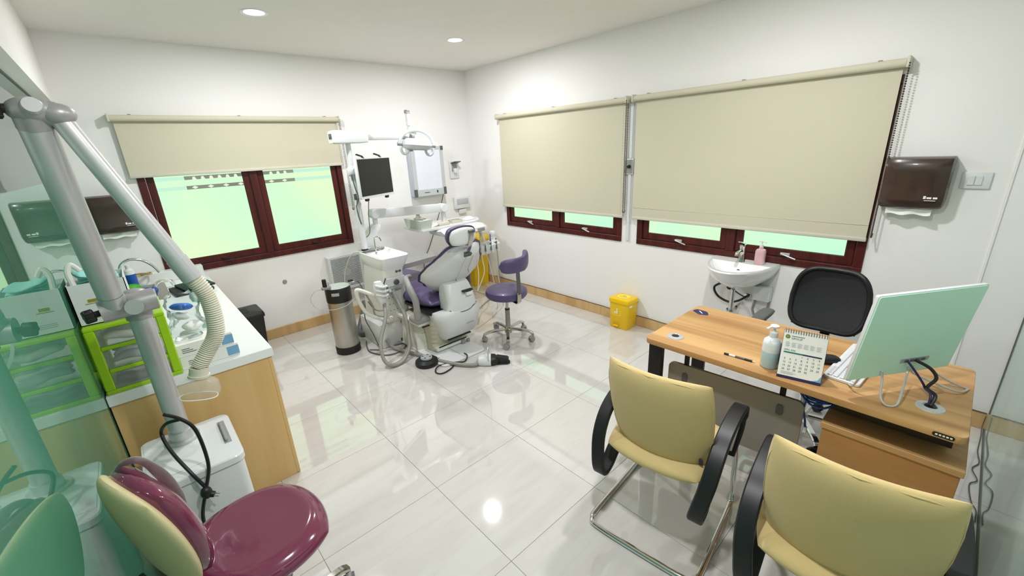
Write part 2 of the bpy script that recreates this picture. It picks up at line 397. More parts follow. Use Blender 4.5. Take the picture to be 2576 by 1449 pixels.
g = G(); pts = [(-0.014, y, 0.107 + 0.002 * math.sin(y * 9) + 0.0015 * math.sin(y * 23)) for y in [GY + 0.01 + k * (0.02 - GY - 0.35) / 70 for k in range(70)]]
g.tube(pts, 0.0035, 6); put(g, 'cable_strip', 'dgrey', bb)
g = G(); g.box((-0.006, -4.676, 0.105), (0.001, -4.664, H), 0.001, 1); struct(put(g, 'trim_1', 'wall', base=(0, -4.67, 0)), 'thin vertical joint strip on the wall beside the light switch')

# ---- windows: frame, two sashes (stiles and rails), panes, handles
def window(n, axis, a, b, label):
    def P(u, d, z): return (u, d, z) if axis == 'x' else (d, u, z)          # d: depth, + is outside
    def bar(u0, u1, d0, d1, z0, z1, bev=0.004): return G().box(P(u0, d0, z0), P(u1, d1, z1), bev, 1)
    z0, z1 = WZ0, WZ1; mid = (a + b) / 2; fw = 0.052
    base = P((a + b) / 2, 0, z0)
    fr = struct(put(bar(a, b, -0.012, 0.08, z0, z0 + fw), 'window_%d' % n, 'frame', base=base), label)
    for u0, u1 in ((a, a + fw), (b - fw, b), (mid - 0.032, mid + 0.032)): put(bar(u0, u1, -0.012, 0.08, z0 + fw, z1 - fw), 'jamb', 'frame', fr)
    put(bar(a, b, -0.012, 0.08, z1 - fw, z1), 'head', 'frame', fr)
    sw = 0.052
    for k, (u0, u1) in enumerate(((a + fw, mid - 0.032), (mid + 0.032, b - fw))):
        e = 0.003; za, zb = z0 + fw + e, z1 - fw - e
        sash = put(bar(u0 + e, u1 - e, 0.006, 0.05, za, za + sw + 0.008), 'sash', 'frame', fr)
        put(bar(u0 + e, u1 - e, 0.006, 0.05, zb - sw, zb), 'sash_rail', 'frame', sash)
        put(bar(u0 + e, u0 + e + sw, 0.006, 0.05, za + sw, zb - sw), 'sash_stile', 'frame', sash)
        put(bar(u1 - e - sw, u1 - e, 0.006, 0.05, za + sw, zb - sw), 'sash_stile', 'frame', sash)
        put(bar(u0 + e + sw - 0.004, u1 - e - sw + 0.004, 0.024, 0.030, za + sw, zb - sw + 0.004, 0), 'pane', 'pane', sash)
        if n == 1:
            # clear strips in the frosted film with triangles and diamonds left frosted
            ua, ub = u0 + e + sw, u1 - e - sw
            for zc, hgt, kind in ((1.615, 0.030, 't'), (1.535, 0.030, 'd'), (1.72, 0.030, 'd'), (1.80, 0.03, 't')):
                s0, s1 = (ua + 0.20, ub) if k == 0 else (ua, ua + 0.27)
                put(G().box((s0, 0.0222, zc - hgt / 2), (s1, 0.024, zc + hgt / 2)), 'clear_strip', 'strip', sash)
                l0, l1 = (ua, s0 - 0.004) if k == 0 else (s1 + 0.004, ub)
                put(G().box((l0, 0.0226, zc - hgt / 2), (l1, 0.024, zc + hgt / 2)), 'clear_strip', 'strip2', sash)
                step = 0.062 if kind == 't' else 0.115; x = s0 + (0.07 if kind == 't' else 0.06)
                while x < s1 - 0.02:
                    if kind == 't': poly = [(x - 0.016, zc - hgt / 2), (x + 0.016, zc - hgt / 2), (x + 0.006, zc + hgt * 0.32), (x - 0.010, zc + hgt * 0.25)]
                    else: poly = [(x - 0.024, zc), (x, zc - hgt * 0.42), (x + 0.024, zc), (x, zc + hgt * 0.42)]
                    gg = G(); gg.loft([[(p, 0.0212, q) for p, q in poly], [(p, 0.0226, q) for p, q in poly]]); put(gg, 'film_piece', 'filmlight', sash)
                    x += step
        hu = (u0 + u1) / 2 + 0.02
        gg = G(); gg.box(P(hu - 0.03, 0.006, za + 0.014), P(hu + 0.03, -0.006, za + 0.034), 0.002, 1)
        hd = put(gg, 'handle_plate', 'frame' if n == 1 else 'alu', sash)
        gg = G(); hp = [P(hu - 0.02, -0.006, za + 0.026), P(hu - 0.02, -0.026, za + 0.026), P(hu + 0.025, -0.034, za + 0.016), P(hu + 0.075, -0.03, za + 0.004)] if axis == 'x' else [P(hu + 0.02, -0.006, za + 0.026), P(hu + 0.02, -0.026, za + 0.030), P(hu - 0.025, -0.034, za + 0.018), P(hu - 0.075, -0.03, za + 0.002)]
        gg.tube(spline(hp, 4), 0.005, 8); put(gg, 'handle', 'blackm' if n == 1 else 'alu', sash)
    return fr
window(1, 'x', -3.335, -1.692, 'dark red wooden window with patterned frosted panes, nearly uncovered')
window(2, 'y', -2.315, -0.672, 'dark red wooden window beside the room corner, mostly behind a blind')
window(3, 'y', -4.146, -2.482, 'dark red wooden window above the washbasin, mostly behind a blind')

# ---- glass partition on the left (white bulkhead above) and at the desk end
g = G(); g.box((GX - 0.25, GY, 2.175), (-3.648, 0.0, H)); wl = struct(put(g, 'wall_left', 'wall', base=(GX, 0, 0)), 'glass partition under a white bulkhead, reflecting the room')
put(G().box((GX - 0.012, GY + 0.002, 1.67), (GX, -0.002, 2.175)), 'clear_glass_panel', 'clearglass', wl)
put(G().box((GX - 0.012, GY + 0.002, 0.0), (GX, -0.002, 1.67)), 'filmed_glass_panel', 'film', wl)
put(G().box((GX - 0.018, GY + 0.002, 2.163), (GX + 0.004, -0.002, 2.176)), 'head_seal', 'seal', wl)
g = G(); g.box((GX + 0.001, GY - 0.25, 2.175), (0.0, GY, H)); wf = struct(put(g, 'wall_front', 'wall', base=(0, GY, 0)), 'glass partition at the desk end, reflecting the monitor')
put(G().box((GX + 0.002, GY - 0.012, 1.67), (-0.003, GY, 2.175)), 'clear_glass_panel', 'clearglass', wf)
put(G().box((GX + 0.002, GY - 0.012, 0.0), (-0.003, GY, 1.67)), 'filmed_glass_panel', 'film2', wf)
put(G().box((-0.009, GY, 0.0), (-0.002, GY + 0.004, 2.175)), 'edge_seal', 'seal', wf)
put(G().box((-2.6, GY, 0.0), (-0.004, GY + 0.005, 0.006)), 'floor_seal', 'seal', wf)

# ---- recessed ceiling lamps
def downlight(x, y, label, k=1.0):
    t = thing('ceiling_lamp', label, 'lamp', (x, y, H), 0, 'recessed ceiling lamps')
    g = G(); g.lathe([(0.060, -0.001), (0.082, -0.004), (0.086, -0.001), (0.086, 0.001), (0.06, 0.001)], seg=40); put(g, 'trim_ring', 'whitem', t, True)
    g = G(); g.lathe([(0, -0.0035), (0.05, -0.003), (0.0615, -0.001), (0.0615, 0.0), (0, 0.0)], seg=40); put(g, 'lens', 'glow', t, True)
    ld = bpy.data.lights.new('lamp_light', 'AREA'); ld.shape = 'DISK'; ld.size = 0.12; ld.energy = LAMP_W * k; ld.color = (0.985, 0.985, 1.0); ld.spread = math.radians(180)
    lo = bpy.data.objects.new('lamp_light', ld); col.objects.link(lo); lo.parent = t; lo.location = (0, 0, -0.006)
downlight(-2.524, -1.135, 'round recessed ceiling lamp above the window with uncovered panes')
downlight(-0.975, -1.20, 'round recessed ceiling lamp near the room corner')
downlight(-2.72, -4.0, 'added unseen ceiling lamp above the open floor, brightening chair and monitor backs', 1.05)  # added lamp out of view, brightens the backs of chairs and monitor
downlight(-1.25, -3.7, 'added unseen ceiling lamp above the desk, brightening the room', 1.0)  # second added lamp, unseen, raises the overall brightness

# ---- roller blinds
def blind(axis, a, b, zt, zb, label, chain_end, loops, fold=None):
    """a..b along the wall, cloth 6 cm off the wall; chain_end: u of the chain side"""
    d = -0.06
    def P(u, dd, z): return (u, dd, z) if axis == 'x' else (dd, u, z)
    t = thing('roller_blind', label, 'blind', P((a + b) / 2, 0, zb), 0, 'beige roller blinds')
    g = G(); g.cyl(P(a, d, zt - 0.024), P(b, d, zt - 0.024), 0.024, seg=24); put(g, 'roller_tube', 'blind', t)
    g = G(); n = 24; e = 0.012; rows = [zt - 0.03 - (zt - 0.03 - zb) * k / 20 for k in range(21)]
    fr_, bk = [], []
    for z in rows:
        wv = 0.0025 * math.sin(z * 7 + a)
        fr_.append([P(a + e + (b - a - 2 * e) * k / n, d + 0.020 + wv * math.sin(k / n * PI), z) for k in range(n + 1)])
    v = [p for r in fr_ for p in r]; v2 = [tuple(p[i] + (0.0012 if (i == (1 if axis == 'x' else 0)) else 0) for i in range(3)) for p in v]
    f = [(j * (n + 1) + i, j * (n + 1) + i + 1, (j + 1) * (n + 1) + i + 1, (j + 1) * (n + 1) + i) for j in range(20) for i in range(n)]
    g.add(v, f); g.add(v2, [tuple(reversed(q)) for q in f]); cl = put(g, 'cloth', 'blind', t)
    if fold:
        g = G(); g.tube([P(a + e, d + 0.0185, fold), P(b - e, d + 0.0185, fold)], 0.002, 6); put(g, 'seam', 'blind', cl)
    g = G(); g.box(P(a + e - 0.003, d + 0.012, zb - 0.012), P(b - e + 0.003, d + 0.030, zb + 0.014), 0.005, 2); put(g, 'bottom_rail', 'blindrail', t)
    for u in (a, b):
        s_ = -1 if u == a else 1
        g = G(); g.box(P(u + 0.001 * s_, -0.001, zt - 0.05), P(u + 0.016 * s_, d - 0.028, zt + 0.008), 0.004, 2); put(g, 'bracket', 'blindrail', t)
    for k in range(3):
        u = a + (b - a) * (0.07 + 0.43 * k); g = G(); g.box(P(u - 0.01, -0.001, zt), P(u + 0.01, d, zt + 0.006), 0.002, 1); put(g, 'clip', 'grey', t)
    # bead chain loop
    u = chain_end; g = G(); zc0, zc1 = zt - 0.03, loops; k = 0
    z = zc0
    while z > zc1:
        for q, dd in ((-0.026, 0), (0.012, 0.004)):
            g.sphere(P(u + dd, d + q, z), 0.0048, 6, 4)
        z -= 0.013
    for k in range(9):
        a_ = PI * k / 8; g.sphere(P(u, d - 0.007 - 0.019 * math.cos(a_), zc1 - 0.019 * math.sin(a_)), 0.0048, 6, 4)
    put(g, 'bead_chain', 'chain', t)
    return t
blind('x', -3.38, -1.67, 2.105, 1.652, 'short beige roller blind half lowered over the patterned window', -1.662, 1.20)
blind('y', -2.355, -0.64, 2.095, 1.066, 'beige roller blind beside the room corner, left of the other long blind', -2.372, 1.13)
blind('y', -4.15, -2.435, 2.098, 1.066, 'long beige roller blind above the washbasin, with a bead chain beside the towel dispenser', -4.166, 1.11, 1.16)
# ================================================================ dental chair (head end towards the camera, feet towards wall_back)
CX = -1.51
dc = thing('dental_chair', 'reclined purple dental chair with white shell, beside the spittoon', 'dental chair', (CX, -1.35, 0))
g = G(); g.prism([(x, y) for x, y in rrect(0.46, 0.95, 0.05, 5, -1.59, -1.355)], 0.0, 0.016, bev=0.004); put(g, 'base_plate', 'white', dc)
g = G(); g.box((-1.592, -1.83, 0.0155), (-1.589, -1.50, 0.0172)); put(g, 'plate_seam', 'grey', dc)
# rear foot block and bellows
g = G(); g.loft([[(x, y, z) for x, y in [(-1.81 + s, -1.36 - k), (-1.73, -1.40 - k), (-1.73, -1.02), (-1.81 + s, -1.02)]] for z, s, k in ((0.016, 0, 0.03), (0.12, 0.005, 0.02), (0.28, 0.02, -0.03), (0.30, 0.03, -0.04))]); put(g, 'base_block', 'offwhite', dc)
g = G(); rg = []
for k in range(15):
    z = 0.02 + 0.30 * k / 14; s = 0.012 * (k % 2); y0 = -1.47 - 0.03 * k / 14
    rg.append([(x, y, z) for x, y in rrect(0.34 - s, 0.46 - s, 0.05, 4, -1.56, y0 + 0.16)])
g.loft(rg); put(g, 'bellows', 'cream', dc)
g = G(); g.box((-1.83, -1.50, 0.28), (-1.70, -1.0, 0.31), 0.006); g.box((-1.72, -1.58, 0.005 + 0.02), (-1.36, -1.50, 0.06), 0.006); put(g, 'base_rail', 'offwhite', dc)
g = G(); g.box((-1.80, -1.513, 0.268), (-1.70, -1.50, 0.278)); put(g, 'rubber_strip', 'black', dc)
g = G(); g.box((-1.70, -1.587, 0.062), (-1.40, -1.580, 0.070)); put(g, 'rubber_strip', 'black', dc)
g = G(); g.box((-1.46, -1.60, 0.017), (-1.42, -1.57, 0.055), 0.003); g.box((-1.40, -1.60, 0.017), (-1.37, -1.57, 0.05), 0.003); put(g, 'lock_bracket', 'grey', dc)
# lower skirt: big white shell under the seat
g = G(); rg = []
for z, w_, y0, r in ((0.115, 0.30, -1.60, 0.05), (0.16, 0.36, -1.655, 0.07), (0.26, 0.42, -1.705, 0.10), (0.34, 0.47, -1.72, 0.13), (0.385, 0.49, -1.72, 0.14), (0.405, 0.48, -1.71, 0.14)):
    y1 = -1.30; rg.append([(x, y, z) for x, y in rrect(w_, y1 - y0, r, 6, CX + 0.02, (y0 + y1) / 2)])
g.loft(rg); sk = put(g, 'skirt_shell', 'white', dc)
g = G(); g.box((-1.62, -1.628, 0.118), (-1.37, -1.603, 0.126), 0.002, 1); put(g, 'skirt_strip', 'black', sk)
g = G()
for k in range(7): g.tube(spline([(-1.47 + 0.012 * k, -1.712, 0.262), (-1.466 + 0.012 * k, -1.714, 0.262 + 0.008 + 0.006 * (k == 5)), (-1.46 + 0.012 * k, -1.712, 0.262)], 4), 0.0015, 5)
put(g, 'raised_mark', 'grey', sk)
# pivot cover between skirt and backrest
g = G(); rg = []
for z, w_, y0, dpt in ((0.385, 0.30, -1.70, 0.20), (0.44, 0.30, -1.70, 0.2), (0.52, 0.285, -1.675, 0.19), (0.60, 0.26, -1.64, 0.16), (0.63, 0.24, -1.62, 0.12)):
    rg.append([(x, y, z) for x, y in rrect(w_, dpt, 0.05, 5, CX + 0.045, y0 + dpt / 2)])
g.loft(rg); pv = put(g, 'pivot_cover', 'white', dc)
g = G(); g.tube(spline([(CX -0.100, -1.675, 0.415), (CX -0.025, -1.712, 0.392), (CX +0.085, -1.716, 0.394), (CX +0.185, -1.685, 0.43)], 6), 0.004, 6); put(g, 'cover_gap', 'dgrey', pv)
g = G(); g.box((CX + 0.045, -1.702, 0.552), (CX + 0.145, -1.668, 0.564)); put(g, 'green_label', 'dgreen', pv)
g = G(); g.box((CX + 0.075, -1.7035, 0.515), (CX + 0.135, -1.675, 0.545)); put(g, 'paper_label', 'paper', pv)
# seat and leg rest cushions
def seat_shape(u, v):
    y = -0.92 + 0.63 * v; hw = 0.27 - 0.05 * max(0, v) ** 2
    return (CX + 0.025 + hw * u * math.sqrt(1 - 0.35 * v * v), y - 0.03 * u * u * (1 if v < 0 else 0.3) * (-1))
g = G(); g.pad(0, 0, 0.115, p=8, nu=20, nv=28, shape=seat_shape, m=Matrix.Translation((0, 0, 0.455)))
put(g, 'seat_cushion', 'purple', dc, weld=True)
g = G(); g.prism([(CX - 0.24, -1.58), (CX + 0.24, -1.58), (CX + 0.22, -0.4), (CX - 0.22, -0.4)], 0.385, 0.41); put(g, 'seat_pan', 'black', dc)
# backrest: cushion in front, white shell behind, leaning back about 45 degrees
E45 = Vector((0, -0.70, 0.714)); BM = frame((CX + 0.055, -1.36, 0.50), (1, 0, 0), E45)   # local x: width, y: up the back, z: towards the patient's front? x cross y
def back_w(v):                                                                    # half width along the back, v metres from the hinge
    k = [(0.0, 0.13), (0.10, 0.21), (0.20, 0.295), (0.29, 0.318), (0.38, 0.29), (0.46, 0.24), (0.54, 0.20), (0.61, 0.165), (0.655, 0.10), (0.668, 0.0)]
    for (a, wa), (b, wb) in zip(k[:-1], k[1:]):
        if v <= b:
            t = (v - a) / (b - a); t = t * t * (3 - 2 * t) if b < 0.6 else t; return wa + (wb - wa) * t
    return 0
def back_rings(off, t0, t1, grow, n=26, m=18):
    """closed shell between depth t0 and t1 (local z) with bowed back"""
    g = G(); rings = []
    vs_ = [0.02 + (0.665 - 0.02) * (1 - math.cos(PI * i / n)) / 2 for i in range(n + 1)]
    for v in vs_:
        w_ = max(0.004, back_w(v) + grow); ring = []
        edge = min(1, (0.668 - v) / 0.08, (v + 0.03) / 0.12)
        for k in range(m + 1):
            u = -1 + 2 * k / m; ring.append((w_ * u, v, t0 + (t1 - t0) * (1 - abs(u) ** 2.6) ** 0.5 * edge ** 0.5 + off(u, v)))
        for k in range(m, -1, -1):
            u = -1 + 2 * k / m; ring.append((w_ * u, v, t0 + off(u, v) - 0.0))
        rings.append(ring)
    g.loft(rings, True, m=BM); return g
wing = lambda u, v: 0.05 * u * u
zdir = BM.col[2]
s_b = 1 if zdir[1] < 0 else -1                                                    # sign of local z that points to the camera side (rear)
g = back_rings(lambda u, v: -s_b * wing(u, v), -s_b * 0.012, -s_b * 0.075, 0.012); bk = put(g, 'backrest_cushion', 'purple', dc, weld=True)
g = back_rings(lambda u, v: -s_b * wing(u, v), -s_b * 0.010, s_b * 0.055, -0.006); put(g, 'backrest_shell', 'white', dc, weld=True)
g = G(); ed = []
for i in range(41):
    v = 0.03 + 0.632 * i / 40; ed.append((-(back_w(v) + 0.004), v))
ed = ed + [(-x, v) for x, v in reversed(ed)]
g.tube([tuple(BM @ Vector((x, v, -s_b * (0.011 + wing(x / max(0.01, back_w(v)), v))))) for x, v in ed], 0.007, 6); put(g, 'piping', 'purpled', bk)
def onback(x, v, k=0.056): return tuple(BM @ Vector((x, v, s_b * (k * (1 - abs(x / max(.05, back_w(v))) ** 2.6) ** 0.5) - s_b * wing(x / max(.05, back_w(v)), v))))
for xs in ((-0.035, -0.03, -0.01, 0.0), (0.03, 0.06, 0.085)):
    g = G(); g.tube(spline([onback(x, 0.61 - 0.115 * i) for i, x in enumerate(xs)], 6), 0.0018, 6); c_ = put(g, 'pull_cord', 'cream', dc)
    p = onback(xs[-1], 0.61 - 0.115 * (len(xs) - 1)); g = G(); g.cyl(p, (p[0], p[1] - 0.004, p[2] - 0.035), 0.003, 0.001, 8); put(g, 'cord_tip', 'dgrey', c_)
# headrest
HM = frame((CX - 0.045, -1.875, 1.085), (1, 0, 0), Vector((0, -0.16, 0.987)))
s_h = 1 if HM.col[2][1] < 0 else -1
g = G(); g.pad(0.26, 0.155, 0.10, k=0.75, p=5, m=HM @ Matrix.Translation((0, 0, -s_h * 0.035))); hd = put(g, 'headrest_cushion', 'purple', dc, weld=True)
g = G(); g.pad(0.25, 0.148, 0.075, k=0.75, p=4, m=HM @ Matrix.Translation((0, 0, s_h * 0.004))); put(g, 'headrest_shell', 'white', hd, weld=True)
g = G(); ring = [((0.128) * math.copysign(abs(math.cos(a)) ** 0.65, math.cos(a)), 0.076 * math.copysign(abs(math.sin(a)) ** 0.65, math.sin(a))) for a in [k / 40 * 2 * PI for k in range(40)]]
g.tube([tuple(HM @ Vector((x, y, -s_h * 0.006))) for x, y in ring], 0.007, 6, closed=True); put(g, 'headrest_piping', 'purpled', hd)
g = G(); g.ribbon([tuple(HM @ Vector((0.055, 0.05, s_h * 0.05))), tuple(HM @ Vector((0.052, -0.02, s_h * 0.055))), tuple(HM @ Vector((0.048, -0.10, s_h * 0.03))), onback(-0.02, 0.63, 0.03)], 0.04, 0.012, (1, 0, 0)); hb = put(g, 'headrest_bar', 'alup', dc)
g = G(); g.box((0.028, 0.035, s_h * 0.05 - 0.012), (0.082, 0.058, s_h * 0.05 + 0.012), 0.003, m=HM); put(g, 'adjuster', 'dgrey', hb)
g = G(); g.box((-0.055, 0.60, s_b * 0.03 - 0.02), (0.015, 0.635, s_b * 0.03 + 0.02), 0.004, m=BM); put(g, 'adjuster', 'dgrey', hb)
# armrests
g = G(); g.tube(spline([(-1.70, -1.20, 0.66), (-1.79, -1.30, 0.685), (-1.835, -1.41, 0.67), (-1.845, -1.47, 0.61), (-1.83, -1.50, 0.53), (-1.83, -1.505, 0.42)], 7), [0.020] * 8 + [0.024] * 10 + [0.028] * 18, 14); ar = put(g, 'armrest', 'grey', dc)
g = G(); g.cyl((-1.83, -1.505, 0.44), (-1.83, -1.505, 0.36), 0.031, seg=16); put(g, 'armrest_socket', 'midgrey', ar)
g = G(); g.cyl((-1.215, -1.42, 0.66), (-1.215, -1.42, 0.40), 0.032, seg=18); g.cyl((-1.215, -1.42, 0.54), (-1.215, -1.42, 0.535), 0.0335, seg=18); ar2 = put(g, 'armrest', 'dgrey', dc)
g = G(); g.pad(0.40, 0.075, 0.045, k=0.4, p=6, m=frame((-1.215, -1.32, 0.675), (0, 1, 0), (-1, 0, 0))); put(g, 'armrest_pad', 'dgrey', ar2, weld=True)
g = G(); g.box((-1.86, -1.53, 0.315), (-1.68, -1.38, 0.37), 0.02, 3); put(g, 'armrest_mount', 'midgrey', dc)

# ================================================================ spittoon unit
su = thing('spittoon_unit', 'white spittoon cabinet with ceramic bowl and hanging suction hoses', 'spittoon', (-1.78, -0.88, 0))
def quad(x0, x1, y0, y1, r, n=5): return [(x, y) for x, y in rrect(x1 - x0, y1 - y0, r, n, (x0 + x1) / 2, (y0 + y1) / 2)]
g = G(); rg = []
for z, x0, x1, y0, y1 in ((0.235, -1.93, -1.705, -1.105, -0.66), (0.26, -1.945, -1.69, -1.115, -0.65), (0.40, -1.935, -1.70, -1.12, -0.65), (0.70, -1.90, -1.70, -1.10, -0.66), (0.73, -1.90, -1.69, -1.10, -0.66)):
    rg.append([(x, y, z) for x, y in quad(x0, x1, y0, y1, 0.03)])
g.loft(rg); cb = put(g, 'cabinet', 'offwhite', su)
g = G(); g.loft([[(x, -1.112 - k, z) for x, z in ((-1.885, 0.585), (-1.715, 0.585), (-1.71, 0.66), (-1.89, 0.66))] for k in (0, 0.014)]); fp = put(g, 'front_panel', 'white', cb)
g = G(); g.cyl((-1.80, -1.122, 0.618), (-1.80, -1.142, 0.618), 0.028, 0.024, 20); put(g, 'filter_knob', 'dgrey', fp)
g = G()
for x in (-1.775, -1.74): g.cyl((x, -1.105, 0.708), (x, -1.112, 0.708), 0.010, seg=12)
g.box((-1.765, -1.105, 0.705), (-1.75, -1.110, 0.711)); put(g, 'button', 'dgrey', cb)
g = G()
for k in range(3):
    for q in range(3): g.cyl((-1.89 + 0.035 * q, -1.118, 0.48 - 0.06 * k), (-1.89 + 0.035 * q, -1.123, 0.48 - 0.06 * k), 0.005, seg=8)
put(g, 'screw', 'grey', cb)
# bowl: outer ceramic tub with a hollow
g = G(); rg = []
for z, x0, x1, y0, y1, r in ((0.705, -1.885, -1.69, -1.09, -0.66, 0.05), (0.75, -1.905, -1.665, -1.11, -0.64, 0.05), (0.80, -1.91, -1.645, -1.125, -0.63, 0.05), (0.845, -1.915, -1.63, -1.13, -0.625, 0.05), (0.852, -1.91, -1.635, -1.125, -0.63, 0.05),
                              (0.848, -1.895, -1.65, -1.11, -0.645, 0.045), (0.80, -1.87, -1.675, -1.09, -0.74, 0.05), (0.765, -1.84, -1.70, -1.06, -0.80, 0.06), (0.755, -1.80, -1.74, -0.98, -0.88, 0.03)):
    rg.append([(x, y, z) for x, y in quad(x0, x1, y0, y1, r, 6)])
g.loft(rg); bw = put(g, 'bowl', 'ceramic', su)
g = G(); g.lathe([(0, 0.758), (0.02, 0.758), (0.022, 0.762), (0, 0.762)], (-1.77, -0.93, 0), 16); put(g, 'drain', 'chrome', bw)
g = G(); g.box((-1.90, -0.69, 0.846), (-1.66, -0.635, 0.862), 0.006); put(g, 'rear_deck', 'grey', su)
g = G(); g.tube(spline([(-1.83, -0.86, 0.84), (-1.83, -0.86, 0.98), (-1.825, -0.865, 1.0), (-1.80, -0.88, 1.005), (-1.785, -0.89, 0.985), (-1.782, -0.892, 0.965)], 6), 0.006, 8); g.lathe([(0.014, 0.84), (0.012, 0.86), (0.006, 0.865), (0, 0.865)], (-1.83, -0.86, 0), 12); put(g, 'cup_filler_tap', 'chrome', su)
g = G(); g.tube(spline([(-1.86, -0.70, 0.86), (-1.83, -0.74, 0.895), (-1.80, -0.79, 0.90), (-1.775, -0.84, 0.87)], 6), 0.005, 8); put(g, 'bowl_rinse_tap', 'chrome', su)
g = G(); g.cyl((-1.868, -0.66, 0.86), (-1.868, -0.66, 0.93), 0.006, seg=8); put(g, 'tap_stem', 'dgrey', su)
# low junction box the cabinet stands on
g = G(); g.box((-2.01, -1.10, 0.0), (-1.72, -0.66, 0.235), 0.012); jb = put(g, 'junction_box', 'white', su)
g = G(); g.box((-1.80, -1.112, 0.20), (-1.765, -1.10, 0.228), 0.003); g.box((-1.86, -1.104, 0.02), (-1.74, -1.10, 0.024)); put(g, 'box_latch', 'grey', jb)
g = G(); g.cyl((-1.815, -1.101, 0.03), (-1.815, -1.106, 0.05), 0.006, seg=8); put(g, 'box_tap', 'black', jb)
# grey arm tray on the far side
g = G(); g.loft([[(x, y, z) for x, z in ((-1.64, 0.655), (-1.22, 0.665), (-1.20, 0.69), (-1.23, 0.715), (-1.62, 0.70))] for y in (-0.92, -0.72)]); put(g, 'side_rest', 'grey', su)
# ivory grab ring
g = G(); g.tube(spline([(-1.93, -1.16, 0.50), (-2.03, -1.16, 0.55), (-2.15, -1.14, 0.63), (-2.18, -1.13, 0.62), (-2.165, -1.13, 0.52), (-2.12, -1.14, 0.41), (-2.03, -1.16, 0.34), (-1.93, -1.17, 0.29), (-1.90, -1.13, 0.30)], 7), 0.017, 12); put(g, 'tray_ring', 'offwhite', su)
g = G(); g.tube(spline([(-2.10, -1.13, 0.58), (-2.06, -1.14, 0.46), (-2.05, -1.15, 0.37), (-1.96, -1.16, 0.33)], 6), 0.008, 8); g.tube(spline([(-2.08, -1.1, 0.5), (-2.02, -1.1, 0.40), (-1.94, -1.12, 0.38)], 6), 0.006, 8); put(g, 'ring_bracket', 'grey', su)
# suction holder head
g = G(); rg = []
for d, s in ((0.0, 0.6), (0.03, 0.9), (0.08, 1.0), (0.13, 1.0), (0.18, 0.85), (0.21, 0.55)):
    rg.append([(-2.00 + 0.30 * (d - 0.1) * 0.3 + 0.052 * s * math.cos(a), -1.20 + 0.045 * s * math.sin(a), 0.685 - d) for a in [k / 18 * 2 * PI for k in range(18)]])
g.loft(rg); hh = put(g, 'suction_holder', 'white', su)
for k in range(3):
    g = G(); g.tube(spline([(-2.045, -1.225, 0.66 - 0.04 * k), (-1.99, -1.255, 0.64 - 0.04 * k), (-1.945, -1.23, 0.635 - 0.04 * k)], 5), 0.012, 8); put(g, 'holder_rib', 'white', hh)
g = G(); g.cyl((-1.955, -1.19, 0.64), (-1.935, -1.21, 0.70), 0.006, seg=8); g.cyl((-1.94, -1.2, 0.58), (-1.93, -1.21, 0.62), 0.008, seg=8); put(g, 'holder_switch', 'dgrey', hh)
g = G(); g.box((-1.93, -1.13, 0.54), (-1.76, -1.115, 0.56), 0.003); g.cyl((-1.88, -1.13, 0.555), (-1.88, -1.17, 0.54), 0.016, seg=12); put(g, 'hose_clip', 'grey', su)
# hanging suction hoses (one wide, one narrow) in a long loop down to the floor
Y = -1.22
LP = [(-1.865, -1.16, 0.56), (-1.85, -1.22, 0.44), (-1.844, -1.30, 0.32), (-1.887, -1.40, 0.132), (-1.945, -1.45, 0.055), (-2.03, -1.49, 0.020), (-2.12, -1.49, 0.024), (-2.165, -1.45, 0.085), (-2.14, -1.38, 0.216), (-2.03, -1.30, 0.377), (-1.985, -1.22, 0.48)]
g = G(); g.tube(spline(LP, 8), 0.0155, 12); put(g, 'suction_hose', 'midgrey', su)
g = G(); g.tube(spline([(x + 0.022 * (1 if i < 4 else -0.6 if i > 6 else 0) * (1 if i < 4 else -1), y + 0.03, z + (0.0 if 3 < i < 8 else 0.01)) for i, (x, y, z) in enumerate(LP)], 8), 0.008, 10); put(g, 'saliva_hose', 'midgrey', su)
# grey service duct on the floor
g = G(); g.tube(spline([(-1.84, -0.42, 0.26), (-1.93, -0.53, 0.15), (-2.02, -0.63, 0.05), (-2.00, -0.68, 0.038), (-1.90, -0.72, 0.045), (-1.80, -0.76, 0.06)], 7), 0.036, 14); put(g, 'service_duct', 'dgrey', su)

# ================================================================ operating light on its post
ol = thing('operating_light', 'white dental operating light on a tall post with cranked arm', 'lamp', (-1.868, -0.70, 0.862))
g = G(); g.cyl((-1.868, -0.70, 0.862), (-1.868, -0.70, 1.30), 0.030, seg=24); g.cyl((-1.868, -0.70, 1.30), (-1.868, -0.70, 1.84), 0.023, seg=24); g.lathe([(0.030, 1.28), (0.034, 1.30), (0.023, 1.34)], (-1.868, -0.70, 0), 24); po = put(g, 'post', 'whitem', ol)
g = G(); g.cyl((-1.868, -0.70, 0.866), (-1.868, -0.70, 0.882), 0.0325, seg=24); put(g, 'post_collar', 'black', po)
g = G(); rg = [[(x, y, z) for y, z in rrect(0.12 * k, 0.112 * k, 0.012, 3, -0.70, 1.887)] for x, k in ((-2.012, 0.86), (-2.0, 0.97), (-1.96, 1.0), (-1.74, 0.98), (-1.70, 0.90), (-1.692, 0.8))]
g.loft(rg); ah = put(g, 'arm_housing', 'whitem', ol)
g = G(); g.box((-2.0165, -0.735, 1.872), (-2.009, -0.675, 1.915), 0.003); g.sphere((-2.018, -0.705, 1.888), 0.009, 8, 6); put(g, 'housing_socket', 'dgrey', ah)
g = G(); g.box((-1.70, -0.722, 1.856), (-1.215, -0.678, 1.905), 0.008); am = put(g, 'light_arm', 'lampgrey', ol)
g = G(); g.box((-1.26, -0.727, 1.865), (-1.20, -0.673, 1.895), 0.006); put(g, 'arm_end_cap', 'grey', am)
LX, LY = -1.245, -0.74
